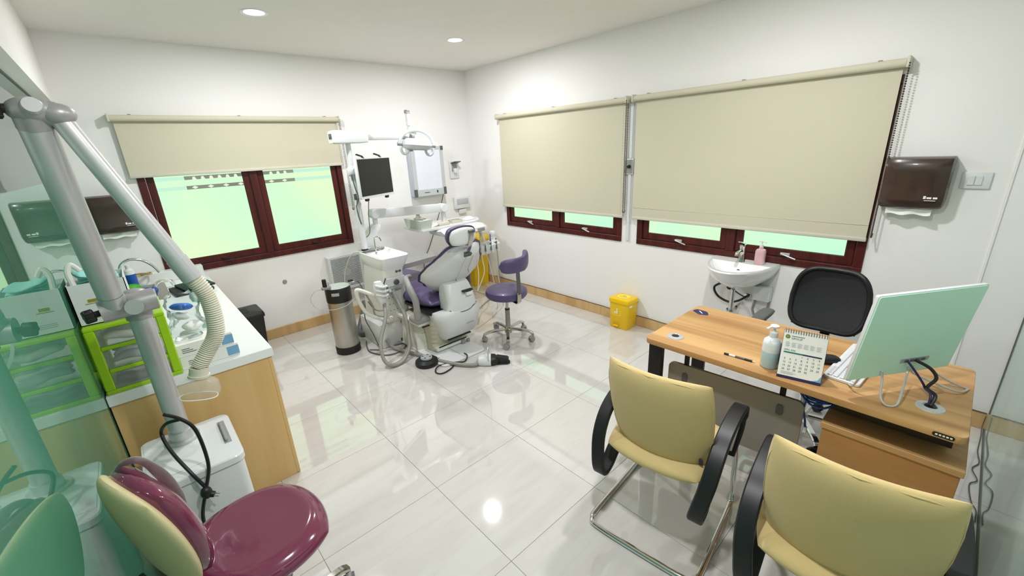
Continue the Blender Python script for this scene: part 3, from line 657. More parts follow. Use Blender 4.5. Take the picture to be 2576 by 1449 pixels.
g = G(); g.cyl((LX, LY + 0.04, 1.86), (LX - 0.005, LY + 0.03, 1.98), 0.020, 0.016, 16); g.cyl((LX - 0.005, LY + 0.03, 1.98), (LX - 0.01, LY + 0.02, 2.10), 0.022, 0.021, 16); sp = put(g, 'spring_stem', 'whitem', ol)
g = G(); g.box((LX - 0.032, LY - 0.002, 2.085), (LX + 0.012, LY + 0.042, 2.12), 0.006); g.box((LX - 0.026, LY - 0.006, 2.108), (LX + 0.006, LY + 0.02, 2.118)); put(g, 'stem_head', 'grey', sp)
# yoke and head: slightly turned
LM = frame((LX + 0.02, LY - 0.04, 1.80), Vector((0.95, -0.28, -0.10)), Vector((0.28, 0.95, 0.0)))
g = G(); g.tube([tuple(LM @ Vector((0.165 * math.cos(a), 0, 0.13 * math.sin(a) + 0.0))) for a in [PI * k / 24 for k in range(25)]], 0.015, 10); g.cyl(tuple(LM @ Vector((-0.01, 0, 0.105))), (LX, LY + 0.03, 1.93), 0.014, 0.012, 12); yk = put(g, 'yoke', 'lampgrey', ol)
g = G()
for s in (-1, 1): g.cyl(tuple(LM @ Vector((s * 0.13, 0, 0.0))), tuple(LM @ Vector((s * 0.185, 0, 0.0))), 0.020, 0.018, 16)
put(g, 'pivot_knob', 'grey', yk)
g = G(); rg = []
for z, sx, sy in ((-0.045, 0.10, 0.055), (-0.035, 0.125, 0.075), (-0.005, 0.14, 0.09), (0.03, 0.13, 0.08), (0.055, 0.10, 0.05)):
    rg.append([tuple(LM @ Vector((x, y, z))) for x, y in rrect(sx * 2, sy * 2, min(sx, sy) * 0.7, 5)])
g.loft(rg); lh = put(g, 'lamp_head', 'lampgrey', ol)
g = G(); g.prism(rrect(0.17, 0.085, 0.035, 5), -0.0475, -0.0445, m=LM); put(g, 'lamp_glass', 'grey', lh)
for s in (-1, 1):
    g = G(); g.tube([tuple(LM @ Vector((s * (0.155 - 0.035 + 0.035 * math.cos(a)), -0.02, -0.045 + 0.045 * math.sin(a)))) for a in [0.5 - 3.9 * k / 18 for k in range(19)]], 0.013, 10); put(g, 'grip', 'lampgrey', lh)

# ================================================================ patient monitor on the post
pm = thing('post_monitor', 'dark flat monitor with white frame mounted on the light post', 'monitor', (-1.868, -0.70, 1.52))
SL, SR = Vector((-1.905, -0.90, 0)), Vector((-1.485, -0.70, 0)); ux = (SR - SL).normalized(); ctr = (SL + SR) / 2
MM = frame((ctr.x, ctr.y, 1.532), ux, (0, 0, 1)); s_m = 1 if MM.col[2][1] < 0 else -1; W_ = (SR - SL).length; Hm = 0.35
g = G(); g.prism(rrect(W_, Hm, 0.012, 3), -0.028 * s_m, 0.0, m=MM); fr = put(g, 'monitor_frame', 'white', pm)
g = G(); g.prism(rrect(W_ - 0.026, Hm - 0.034, 0.004, 2, 0, 0.006), 0.0, 0.0015 * s_m, m=MM); put(g, 'screen', 'screen', fr)
for x in (-0.13, 0.10):
    g = G(); g.ribbon([tuple(MM @ Vector((x, 0.172, -0.004 * s_m))), tuple(MM @ Vector((x - 0.004, 0.188, -0.014 * s_m))), tuple(MM @ Vector((x - 0.05, 0.205, -0.03 * s_m)))], 0.02, 0.012, tuple(MM.col[2][:3])); put(g, 'camera_clip', 'black', fr)
for x in (-0.15, 0.13):
    g = G(); g.pad(0.05, 0.03, 0.022, m=MM @ Matrix.Translation((x, -0.185, -0.012 * s_m))); put(g, 'lower_clip', 'black', fr, weld=True)
g = G(); g.cyl((-1.868, -0.70, 1.555), (-1.868, -0.70, 1.635), 0.034, seg=20); g.box((-1.92, -0.745, 1.565), (-1.85, -0.69, 1.625), 0.008); cl = put(g, 'post_clamp', 'white', pm)
g = G(); g.box((-1.86, -0.80, 1.50), (-1.825, -0.745, 1.635), 0.006); g.tube([(-1.845, -0.76, 1.56), tuple(MM @ Vector((-0.10, 0.03, -0.045 * s_m)))], 0.014, 10); g.box((-0.14, -0.03, -0.05), (-0.06, 0.06, -0.026), 0.003, m=MM if s_m > 0 else MM @ Matrix.Scale(-1, 4, (0, 0, 1))); put(g, 'mount_arm', 'dgrey', cl)
g = G(); g.tube(spline([tuple(MM @ Vector((-0.13, -0.19, -0.014 * s_m))), (-1.835, -0.83, 1.20), (-1.835, -0.80, 1.05), (-1.84, -0.72, 0.99)], 8), 0.004, 6); put(g, 'monitor_cable', 'dgrey', pm)
g = G(); g.tube(spline([(-1.90, -0.75, 1.57), (-1.885, -0.745, 1.46), (-1.865, -0.74, 1.36), (-1.895, -0.74, 1.29), (-1.89, -0.735, 1.20), (-1.875, -0.735, 1.12)], 8), 0.005, 6); g.box((-1.905, -0.75, 1.345), (-1.88, -0.73, 1.40), 0.004); put(g, 'monitor_cable', 'dgrey', pm)
g = G(); pts = [(-1.985, 1.29), (-1.90, 1.30), (-1.90, 1.49), (-1.965, 1.50), (-1.99, 1.47)]
g.loft([[(x, y, z) for x, z in pts] for y in (-0.715, -0.712)]); tag(put(g, 'plastic_pouch', 'bagp', base=(-1.95, -0.71, 1.29)), 'clear plastic pouch with paper hanging on the monitor post', 'pouch')

# ================================================================ instrument table on its balance arm
it = thing('instrument_table', 'white dentist instrument table on a long balance arm', 'instrument table', (-1.79, -0.58, 0.6))
g = G(); g.loft([[(x, y, z) for x, y, z in r] for r in ([(-1.85, -0.63, 0.80), (-1.75, -0.63, 0.80), (-1.75, -0.55, 0.80), (-1.85, -0.55, 0.80)], [(-1.85, -0.63, 0.92), (-1.75, -0.63, 0.90), (-1.75, -0.55, 0.90), (-1.85, -0.55, 0.92)], [(-1.73, -0.63, 1.065), (-1.64, -0.63, 1.055), (-1.64, -0.55, 1.055), (-1.73, -0.55, 1.065)], [(-1.70, -0.625, 1.08), (-1.65, -0.625, 1.08), (-1.65, -0.555, 1.08), (-1.70, -0.555, 1.08)])]); put(g, 'lower_link', 'white', it)
g = G(); g.cyl((-1.675, -0.59, 1.07), (-1.675, -0.59, 1.15), 0.024, seg=18); put(g, 'link_pivot', 'white', it)
g = G(); A0, A1 = Vector((-1.675, -0.59, 1.18)), Vector((-0.86, -0.56, 1.135)); AM = frame(tuple((A0 + A1) / 2), A1 - A0, (0, 1, 0)); L_ = (A1 - A0).length
g.box((-L_ / 2, -0.036, -0.044), (L_ / 2, 0.036, 0.044), 0.008, m=AM); ba = put(g, 'balance_arm', 'white', it)
for p in (A0, A1):
    g = G(); g.cyl((p.x, p.y - 0.045, p.z), (p.x, p.y + 0.045, p.z), 0.047, seg=28); g.cyl((p.x, p.y - 0.05, p.z), (p.x, p.y - 0.045, p.z), 0.040, 0.044, 28); put(g, 'arm_joint', 'white', ba)
g = G(); g.cyl((-0.85, -0.555, 0.955), (-0.855, -0.557, 1.10), 0.028, seg=18); put(g, 'table_post', 'white', it)
TZ = 0.952
g = G(); poly = [(-1.235, -0.70), (-1.10, -0.715), (-0.47, -0.70), (-0.34, -0.52), (-0.34, -0.32), (-0.42, -0.27), (-1.15, -0.27), (-1.245, -0.33)]
def rnd(poly, n=4, k=0.25):
    out = []; N = len(poly)
    for i in range(N):
        a, b, c = Vector(poly[i - 1]), Vector(poly[i]), Vector(poly[(i + 1) % N]); p, q = b + (a - b) * k, b + (c - b) * k
        out += [tuple((1 - t) ** 2 * p + 2 * t * (1 - t) * b + t * t * q) for t in [j / n for j in range(n + 1)]]
    return out
pr = rnd(poly); g.prism(pr, TZ - 0.022, TZ - 0.004, bev=0.003); inn = [(-0.79 + (x + 0.79) * 0.965, -0.49 + (y + 0.49) * 0.94) for x, y in pr]
g.loft([[(x, y, TZ - 0.005) for x, y in pr], [(x, y, TZ) for x, y in pr], [(x, y, TZ) for x, y in inn], [(x, y, TZ - 0.0045) for x, y in inn]], False); tr = put(g, 'tray', 'white', it)
# control head below the tray
g = G(); rg = []
for x, y0, z0, z1 in ((-1.06, -0.80, 0.90, 0.915), (-1.04, -0.84, 0.865, 0.925), (-0.98, -0.86, 0.845, 0.932), (-0.50, -0.86, 0.845, 0.932), (-0.45, -0.83, 0.86, 0.925), (-0.44, -0.79, 0.88, 0.915)):
    rg.append([(x, -0.55, z0), (x, y0 + 0.04, z0), (x, y0, z0 + 0.02), (x, y0 + 0.01, z1 - 0.03 if z1 - 0.03 > z0 + 0.021 else z0 + 0.022), (x, y0 + 0.09, z1), (x, -0.55, z1)])
g.loft(rg); ch = put(g, 'control_head', 'white', it)
g = G()
for q, (dx, dy) in enumerate(((0, 0), (0.03, 0.012), (0.03, -0.012), (0.06, 0), (-0.03, 0.004))): g.cyl((-0.90 + dx, -0.80 + dy, 0.922), (-0.90 + dx, -0.803 + dy, 0.929), 0.007, seg=10)
put(g, 'button', 'dgrey', ch)
g = G(); g.box((-0.62, -0.864, 0.86), (-0.52, -0.858, 0.895), 0.002, 1); put(g, 'gauge', 'grey', ch)
g = G(); g.tube(spline([(-1.02, -0.85, 0.86), (-1.03, -0.885, 0.83), (-1.0, -0.90, 0.825), (-0.72, -0.90, 0.835), (-0.70, -0.87, 0.85)], 5), 0.009, 8); put(g, 'grab_handle', 'dgrey', ch)
# instrument holder and hoses
g = G(); g.loft([[(x, y, z) for y, z in ((-0.80, 0.56), (-0.70, 0.575), (-0.70, 0.69), (-0.76, 0.69), (-0.81, 0.655))] for x in (-0.54, -0.26)]); ih = put(g, 'instrument_holder', 'white', it)
g = G(); g.tube(spline([(-0.46, -0.62, 0.87), (-0.43, -0.66, 0.80), (-0.42, -0.72, 0.67)], 5), 0.018, 10); put(g, 'holder_stem', 'white', ih)
for x in (-0.485, -0.40, -0.315):
    g = G(); g.lathe([(0.026, 0.0), (0.028, 0.012), (0.018, 0.012), (0.016, 0.0)], (0, 0, 0), 18, m=frame((x, -0.79, 0.672), (1, 0, 0), (0, 0.55, -0.8))); put(g, 'holder_cup', 'white', ih)
for x, zt in ((-0.485, 0.60), (-0.40, 0.78), (-0.315, 0.72)):
    g = G(); g.tube(spline([(x + 0.02, -0.775, zt), (x, -0.80, 0.66), (x - 0.01, -0.82, 0.60)], 5), [0.006] * 3 + [0.009] * 8, 8); put(g, 'handpiece', 'dgrey', ih)
for x, zb, xe in ((-0.485, 0.24, -1.02), (-0.40, 0.18, -0.98), (-0.315, 0.02, -0.36)):
    g = G()
    if xe < -0.9: g.tube(spline([(x - 0.01, -0.82, 0.60), (x - 0.02, -0.90, 0.42), (x - 0.06, -1.0, zb), (x - 0.16, -1.12, zb - 0.04), (-0.80, -1.25, zb + 0.02), (-0.98, -1.32, 0.33), (-1.10, -1.36, 0.40)], 7), 0.006, 8)
    else: g.tube(spline([(x - 0.01, -0.82, 0.60), (x - 0.01, -0.83, 0.40), (x, -0.82, 0.2), (xe, -0.80, 0.012), (xe - 0.2, -0.86, 0.012), (xe - 0.45, -1.0, 0.012)], 7), 0.006, 8)
    put(g, 'instrument_hose', 'midgrey' if xe > -0.9 else 'hosebeige', it)
for x in (-0.66, -0.58):
    g = G(); g.tube(spline([(x, -0.84, 0.85), (x - 0.005, -0.85, 0.70), (x - 0.02, -0.88, 0.55), (x - 0.1, -1.0, 0.42), (-0.9, -1.15, 0.30), (-1.05, -1.30, 0.33)], 7), 0.006, 8); put(g, 'instrument_hose', 'hosebeige', it)
g = G(); g.lathe([(0, 0.52), (0.036, 0.52), (0.038, 0.54), (0.038, 0.71), (0.034, 0.73), (0, 0.73)], (-0.23, -0.64, 0), 24); wb = put(g, 'water_bottle', 'bottle', it)
g = G(); g.lathe([(0.037, 0.715), (0.039, 0.72), (0.039, 0.765), (0.030, 0.78), (0, 0.78)], (-0.23, -0.64, 0), 24); put(g, 'bottle_cap', 'white', wb)
g = G(); g.tube(spline([(-0.23, -0.68, 0.60), (-0.25, -0.70, 0.62), (-0.30, -0.70, 0.63)], 4), 0.01, 8); put(g, 'bottle_bracket', 'white', wb)

# things lying on the tray
t = thing('tissue_box', 'pale grey tissue box with a tissue pulled out, on the instrument tray', 'tissue box', (-1.16, -0.52, TZ))
g = G(); g.loft([[(x, y, z) for x, y in ((-1.16 - sx, -0.52 - sy), (-1.16 + sx, -0.52 - sy), (-1.16 + sx, -0.52 + sy), (-1.16 - sx, -0.52 + sy))] for z, sx, sy in ((TZ - 0.004, 0.062, 0.155), (TZ + 0.095, 0.074, 0.172), (TZ + 0.095, 0.068, 0.166), (TZ + 0.088, 0.066, 0.164))]); put(g, 'box', mat('tissue_box_card', (204, 210, 200), 0.6), t)
g = G(); rg = []
for k in range(7):
    z = TZ + 0.086 + 0.055 * (k / 6) ** 0.8; wv = 0.05 + 0.02 * math.sin(k); rg.append([(-1.155 + (wv * 0.5 * math.cos(a) + 0.006 * math.sin(5 * a + k)) * (1 - 0.09 * k), -0.52 + (1.4 * wv * math.sin(a) + 0.012 * math.cos(3 * a + k)) * (1 - 0.10 * k), z + 0.010 * math.sin(3 * a + k)) for a in [j / 20 * 2 * PI for j in range(20)]])
g.loft(rg); put(g, 'tissue', 'tissue', t)
g = G(); g.box((-0.96, -0.62, TZ - 0.003), (-0.82, -0.565, TZ + 0.03), 0.006); tag(put(g, 'cream_box', 'cream', base=(-0.89, -0.59, TZ)), 'small cream box on the tray beside the table post', 'box')
t = thing('open_tray', 'small open cream dish at the middle of the instrument tray', 'dish', (-0.70, -0.56, TZ))
g = G(); q = quad(-0.775, -0.635, -0.615, -0.505, 0.015); q2 = quad(-0.765, -0.645, -0.605, -0.515, 0.012)
g.loft([[(x, y, TZ - 0.003) for x, y in q], [(x, y, TZ + 0.028) for x, y in q], [(x, y, TZ + 0.028) for x, y in q2], [(x, y, TZ + 0.004) for x, y in q2]]); put(g, 'dish', 'cream', t)
g = G(); g.box((-0.75, -0.59, TZ + 0.005), (-0.67, -0.53, TZ + 0.022), 0.004); put(g, 'dish_insert', 'lightink', t)
g = G(); g.pad(0.10, 0.06, 0.03, k=0.3, p=3, bend=lambda x, y: 0.01 * math.sin(40 * x), m=Matrix.Translation((-1.02, -0.60, TZ + 0.011))); tag(put(g, 'cotton_pad', 'tissue', weld=True, base=(-1.02, -0.6, TZ)), 'crumpled cotton piece beside the tissue box', 'cotton')
g = G(); n = 12; v = []
for j in range(n + 1):
    for i in range(n + 1):
        u, q = i / n, j / n; v.append((-0.56 + 0.16 * u, -0.58 + 0.12 * q + 0.02 * u, TZ - 0.002 + 0.030 * math.sin(PI * u) * math.sin(PI * q) * (1 + 0.3 * math.sin(7 * u + 5 * q))))
f = [(j * (n + 1) + i, j * (n + 1) + i + 1, (j + 1) * (n + 1) + i + 1, (j + 1) * (n + 1) + i) for j in range(n) for i in range(n)]
g.add(v, f); g.add([(x, y, z + 0.0015) for x, y, z in v], f); tag(put(g, 'paper_sheet', 'paper', base=(-0.48, -0.52, TZ)), 'crumpled white paper at the right end of the tray', 'paper')
# ================================================================ on the floor around the dental unit
# steel pressure keg
KX, KY = -2.24, -0.865
t = thing('steel_keg', 'tall brushed steel water keg with black rubber rims', 'keg', (KX, KY, 0))
g = G(); g.lathe([(0, 0.05), (0.098, 0.05), (0.105, 0.06), (0.105, 0.505), (0.103, 0.51), (0.103, 0.55), (0.085, 0.575), (0.0, 0.585)], (KX, KY, 0), 48); put(g, 'tank', 'steel', t)
g = G(); g.lathe([(0.096, 0.0), (0.108, 0.002), (0.109, 0.065), (0.106, 0.07), (0.10, 0.068), (0.096, 0.01)], (KX, KY, 0), 48); put(g, 'foot_rim', 'black', t)
g = G(); g.lathe([(0.104, 0.50), (0.108, 0.505), (0.109, 0.625), (0.105, 0.633), (0.094, 0.633), (0.092, 0.62), (0.098, 0.56), (0.099, 0.505)], (KX, KY, 0), 48); rim = put(g, 'handle_rim', 'black', t)
g = G(); g.lathe([(0.094, 0.6325), (0.105, 0.6325), (0.106, 0.635), (0.094, 0.635)], (KX, KY, 0), 48); put(g, 'rim_edge', 'alu', rim)
for a in (-2.15, 0.99):
    g = G(); ring = []
    for zz in (0.572, 0.60): ring.append([(KX + 0.1095 * math.cos(a + s * 0.05), KY + 0.1095 * math.sin(a + s * 0.05), zz) for s in range(-6, 7)])
    g.add(ring[0] + ring[1], [(i, i + 1, 14 + i, 13 + i) for i in range(12)]); g2 = [(KX + (p[0] - KX) * 0.995, KY + (p[1] - KY) * 0.995, p[2]) for p in ring[0] + ring[1]]
    g.add(g2, [(i, i + 1, 14 + i, 13 + i) for i in range(12)]); put(g, 'grip_opening', 'lightink', rim)
g = G(); g.prism(rrect(0.085, 0.06, 0.02, 4, KX, KY), 0.58, 0.598, bev=0.004); lid = put(g, 'lid', 'chrome', t)
g = G(); g.tube(spline([(KX - 0.035, KY, 0.60), (KX - 0.03, KY - 0.01, 0.618), (KX + 0.03, KY - 0.01, 0.618), (KX + 0.035, KY, 0.60)], 5), 0.005, 8); put(g, 'lid_bail', 'chrome', lid)
g = G(); g.cyl((KX - 0.07, KY - 0.03, 0.58), (KX - 0.085, KY - 0.05, 0.655), 0.012, seg=12); g.box((KX - 0.15, KY - 0.075, 0.645), (KX - 0.075, KY - 0.04, 0.67), 0.004); rgx = put(g, 'regulator', 'grey', t)
g = G(); g.cyl((KX - 0.12, KY - 0.057, 0.668), (KX - 0.12, KY - 0.057, 0.735), 0.019, 0.017, 16); put(g, 'regulator_knob', 'black', rgx)
g = G(); g.cyl((KX - 0.085, KY - 0.057, 0.668), (KX - 0.085, KY - 0.057, 0.705), 0.010, 0.007, 12); put(g, 'relief_valve', 'alu', rgx)
g = G(); g.cyl((KX + 0.07, KY - 0.02, 0.58), (KX + 0.10, KY - 0.06, 0.65), 0.009, seg=10); g.cyl((KX + 0.09, KY - 0.055, 0.66), (KX + 0.135, KY - 0.06, 0.655), 0.006, seg=8); dv = put(g, 'outlet_valve', 'alu', t)
g = G(); g.box((KX + 0.08, KY - 0.07, 0.665), (KX + 0.125, KY - 0.045, 0.678), 0.003); put(g, 'valve_lever', 'black', dv)
g = G(); g.tube(spline([(KX - 0.15, KY - 0.06, 0.655), (KX - 0.21, KY - 0.06, 0.65), (KX - 0.255, KY - 0.06, 0.59), (KX - 0.22, KY - 0.09, 0.505), (KX - 0.11, KY - 0.12, 0.47), (KX, KY - 0.125, 0.475), (KX + 0.08, KY - 0.1, 0.50), (KX + 0.15, KY - 0.08, 0.54)], 8), 0.003, 6); put(g, 'thin_hose', 'lightink', t)
g = G(); g.tube(spline([(KX + 0.13, KY - 0.06, 0.655), (KX + 0.17, KY - 0.05, 0.645), (KX + 0.20, KY - 0.04, 0.59), (KX + 0.21, KY - 0.03, 0.52)], 6), 0.004, 6); put(g, 'thin_hose', 'dgrey', t)

# doctor's purple stool
SX, SY = -1.06, -1.80
t = thing('rolling_stool', 'purple round rolling stool with curved back support and chrome base', 'stool', (SX, SY, 0), 0)
g = G(); g.lathe([(0, 0.425), (0.15, 0.425), (0.178, 0.432), (0.192, 0.45), (0.195, 0.475), (0.188, 0.497), (0.165, 0.512), (0.10, 0.518), (0, 0.518)], (SX, SY, 0), 40); put(g, 'seat', 'purple', t)
g = G(); g.lathe([(0.0, 0.40), (0.06, 0.40), (0.15, 0.424), (0, 0.424)], (SX, SY, 0), 24); put(g, 'seat_plate', 'black', t)
g = G(); g.cyl((SX, SY, 0.30), (SX, SY, 0.41), 0.013, seg=16); put(g, 'gas_piston', 'alu', t)
g = G(); g.cyl((SX, SY, 0.10), (SX, SY, 0.30), 0.024, 0.022, 18); cc = put(g, 'gas_cylinder', 'grey', t)
g = G(); g.cyl((SX, SY, 0.297), (SX, SY, 0.309), 0.023, seg=18); put(g, 'cylinder_collar', 'black', cc)
star_base(t, 0.24, 0.115, 0.075, 'alup', 'grey', 'grey', a0=0.2, wr=0.026)
bx_, by_ = SX - 0.03, SY - 0.185
g = G(); g.ribbon([(SX, SY - 0.02, 0.412), (bx_, by_ - 0.005, 0.412), (bx_, by_ - 0.022, 0.43), (bx_, by_ - 0.022, 0.52)], 0.045, 0.008, (1, 0, 0)); br = put(g, 'back_bracket', 'alup', t)
g = G(); g.ribbon([(bx_, by_ - 0.022, 0.50), (bx_, by_ - 0.02, 0.60), (bx_, by_ - 0.012, 0.75)], 0.042, 0.010, (1, 0, 0)); put(g, 'back_post', 'dgrey', br)
g = G(); rg = []
for k in range(21):
    a = -PI / 2 + (-0.95 + 2.15 * k / 20); R_ = 0.195; hh_ = 0.062 * (1 - abs(k / 10 - 1) ** 6) ** 0.5 + 0.004; th_ = 0.026 * (1 - abs(k / 10 - 1) ** 6) ** 0.5 + 0.003
    cz = 0.765 + 0.006 * max(0, k - 12)
    rg.append([(SX + (R_ + th_ * math.copysign(abs(math.cos(q)) ** 0.7, math.cos(q))) * math.cos(a) - 0.01, SY + (R_ + th_ * math.copysign(abs(math.cos(q)) ** 0.7, math.cos(q))) * math.sin(a), cz + hh_ * math.copysign(abs(math.sin(q)) ** 0.7, math.sin(q))) for q in [j / 16 * 2 * PI for j in range(16)]])
g.loft(rg); put(g, 'back_support', 'purple', t)

# yellow bins
t = thing('tall_yellow_bin', 'tall bright yellow bin in the corner behind the dental chair', 'bin', (-0.17, -0.18, 0))
g = G(); rg = [[(x, y, z) for x, y in rrect(w_, d_, 0.02, 4, -0.17, -0.18)] for z, w_, d_ in ((0, 0.23, 0.22), (0.01, 0.235, 0.225), (0.60, 0.262, 0.25), (0.615, 0.27, 0.255))]
g.loft(rg); put(g, 'body', 'yellow', t)
g = G(); rg = [[(x, y, z) for x, y in rrect(w_, d_, 0.025, 4, -0.17, -0.18)] for z, w_, d_ in ((0.615, 0.285, 0.27), (0.64, 0.285, 0.27), (0.665, 0.25, 0.235), (0.668, 0.23, 0.21))]
g.loft(rg); ld_ = put(g, 'lid', 'yellow', t)
g = G(); g.box((-0.22, -0.21, 0.667), (-0.12, -0.15, 0.672), 0.002, 1); put(g, 'lid_label', 'yellowl', ld_)
t = thing('pedal_bin', 'small yellow pedal bin with lid against the wall under the blinds', 'bin', (-0.10, -2.43, 0))
BX, BY = -0.105, -2.435
g = G(); rg = [[(x, y, z) for x, y in rrect(w_, d_, 0.025, 4, BX, BY)] for z, w_, d_ in ((0.0, 0.165, 0.195), (0.006, 0.17, 0.20), (0.27, 0.18, 0.215))]
g.loft(rg); bd = put(g, 'body', 'yellow', t)
g = G(); rg = [[(x, y, z) for x, y in rrect(w_, d_, 0.03, 4, BX, BY)] for z, w_, d_ in ((0.262, 0.192, 0.228), (0.285, 0.195, 0.232), (0.30, 0.185, 0.22), (0.306, 0.165, 0.20), (0.309, 0.12, 0.15))]
g.loft(rg); ld_ = put(g, 'lid', 'yellow', t)
g = G(); g.lathe([(0.055, 0.3085), (0.056, 0.3105), (0, 0.3105)], (BX, BY, 0), 28, sy=1.15); put(g, 'round_sticker', 'yellowl', ld_)
g = G(); g.box((BX - 0.02, BY - 0.04, 0.3105), (BX - 0.012, BY + 0.04, 0.3112)); g.box((BX + 0.008, BY - 0.02, 0.3105), (BX + 0.018, BY + 0.02, 0.3112)); put(g, 'sticker_print', 'gold', ld_)
xf = BX - 0.0865
g = G()
for a, b, c, d in ((-0.045, 0.045, 0.135, 0.139), (-0.045, 0.045, 0.218, 0.222), (-0.045, -0.041, 0.135, 0.222), (0.041, 0.045, 0.135, 0.222)): g.box((xf - 0.002, BY + 0.02 + a, c), (xf + 0.004, BY + 0.02 + b, d))
put(g, 'label_frame', 'yellowl', bd)
g = G(); g.box((xf - 0.002, BY + 0.008, 0.152), (xf + 0.004, BY + 0.024, 0.19), 0.002, 1); g.sphere((xf, BY + 0.014, 0.198), 0.008, 8, 6); g.box((xf - 0.002, BY + 0.03, 0.15), (xf + 0.004, BY + 0.046, 0.172), 0.001, 1); put(g, 'person_symbol', 'paper', bd)
g = G(); g.box((xf + 0.006, BY - 0.015, 0.018), (xf - 0.002, BY + 0.055, 0.08), 0.004); put(g, 'pedal_recess_shade', mat('yellow_shadow_recess', (214, 168, 8), 0.4), bd)  # darker yellow panel paints the shade of a recess behind the pedal
g = G(); g.box((xf - 0.016, BY - 0.008, 0.022), (xf + 0.006, BY + 0.048, 0.034), 0.004); put(g, 'pedal', 'yellow', t)
g = G(); g.box((BX - 0.07, BY - 0.1185, 0.235), (BX - 0.035, BY - 0.108, 0.252)); put(g, 'side_sticker', 'paper', bd)

# black bin between counter and window wall
t = thing('black_bin', 'black plastic bin with green label, between the counter and the window wall', 'bin', (-2.88, -0.21, 0))
g = G(); g.loft([[(x, y, z) for x, y in rrect(w_, d_, 0.02, 4, -2.88, -0.21)] for z, w_, d_ in ((0, 0.19, 0.24), (0.38, 0.235, 0.295))]); put(g, 'body', 'black', t)
g = G(); g.loft([[(x, y, z) for x, y in rrect(w_, d_, 0.025, 4, -2.88, -0.21)] for z, w_, d_ in ((0.375, 0.255, 0.315), (0.40, 0.255, 0.315), (0.42, 0.24, 0.29), (0.424, 0.21, 0.26))]); ld_ = put(g, 'lid', 'black', t)
g = G(); g.box((-2.96, -0.30, 0.424), (-2.86, -0.14, 0.4265), 0.001, 1); put(g, 'lid_label', 'dgreen', ld_)
g = G()
for a, b, c, d in ((-2.95, -2.90, 0.20, 0.203), (-2.95, -2.90, 0.297, 0.30), (-2.95, -2.947, 0.20, 0.30), (-2.903, -2.90, 0.20, 0.30)): g.box((a, -0.352, c), (b, -0.335, d))
put(g, 'label_frame', 'lightink', t)

# foot controls and their cables
t = thing('foot_switch', 'round black foot switch disc with grey centre button', 'foot control', (-1.875, -1.65, 0))
g = G(); g.lathe([(0, 0), (0.095, 0.0), (0.10, 0.012), (0.096, 0.035), (0.07, 0.055), (0, 0.058)], (-1.875, -1.65, 0), 32); put(g, 'body', 'black', t)
g = G(); g.lathe([(0.05, 0.052), (0.05, 0.066), (0.046, 0.071), (0, 0.072)], (-1.875, -1.65, 0), 28); bt = put(g, 'top_button', 'lightink', t)
for k in range(4):
    a = 0.7 + k * PI / 2; g = G(); g.lathe([(0.008, 0.0715), (0.008, 0.0735), (0, 0.0735)], (-1.875 + 0.033 * math.cos(a), -1.65 + 0.033 * math.sin(a), 0), 10); put(g, 'screw_head', 'dgrey', bt)
g = G(); g.tube(spline([(-1.80, -1.69, 0.03), (-1.76, -1.66, 0.012), (-1.68, -1.66, 0.008), (-1.67, -1.76, 0.008), (-1.76, -1.87, 0.008), (-1.88, -1.90, 0.008), (-1.91, -1.84, 0.009), (-1.84, -1.78, 0.014), (-1.72, -1.82, 0.014), (-1.65, -1.865, 0.008), (-1.60, -1.85, 0.01), (-1.575, -1.825, 0.03), (-1.572, -1.78, 0.03)], 7), 0.0055, 8); put(g, 'cable', 'black', t)
t = thing('foot_pedal', 'white and black foot pedal with wire carrying hoop on the floor', 'foot control', (-1.50, -2.05, 0))
FM = Matrix.Translation((-1.505, -2.04, 0)) @ Matrix.Rotation(math.radians(-42), 4, 'Z')
g = G(); rg = [[(x, 0.062 * s * math.cos(a), max(0.003, 0.03 + 0.055 * s * math.sin(a))) for a in [k / 20 * 2 * PI for k in range(20)]] for x, s in ((-0.095, 0.5), (-0.085, 0.8), (-0.05, 1.0), (0.0, 1.05), (0.02, 1.0))]
g.loft(rg, m=FM); bd = put(g, 'housing', 'white', t)
g = G(); rg = [[(x, 0.06 * s * math.cos(a), max(0.003, 0.03 + 0.05 * q * math.sin(a))) for a in [k / 20 * 2 * PI for k in range(20)]] for x, s, q in ((0.02, 1.02, 1.05), (0.05, 1.0, 1.0), (0.075, 0.7, 0.7), (0.09, 0.5, 0.4))]
g.loft(rg, m=FM); put(g, 'boot', 'black', t)
g = G(); g.prism(rrect(0.16, 0.075, 0.03, 5, 0.10, 0), 0.0, 0.012, m=FM, bev=0.003); put(g, 'base', 'black', t)
g = G(); g.loft([[(x, y, z) for x, z in ((0.07, 0.045), (0.165, 0.030), (0.17, 0.038), (0.16, 0.05), (0.07, 0.068))] for y in (-0.028, 0.028)], m=FM); put(g, 'treadle', 'black', t)
g = G(); g.tube([tuple(FM @ Vector((0.0, 0.058 * math.cos(a), 0.05 + 0.105 * math.sin(a)))) for a in [PI * k / 20 for k in range(21)]], 0.005, 8); put(g, 'wire_hoop', 'alu', t)
g = G(); g.tube(spline([tuple(FM @ Vector((-0.085, 0, 0.024))), (-1.63, -2.0, 0.02), (-1.72, -1.88, 0.02), (-1.79, -1.72, 0.022), (-1.85, -1.50, 0.022), (-1.91, -1.32, 0.024), (-1.95, -1.16, 0.03), (-1.97, -1.12, 0.10)], 8), 0.0155, 12); put(g, 'supply_hose', 'midgrey', t)
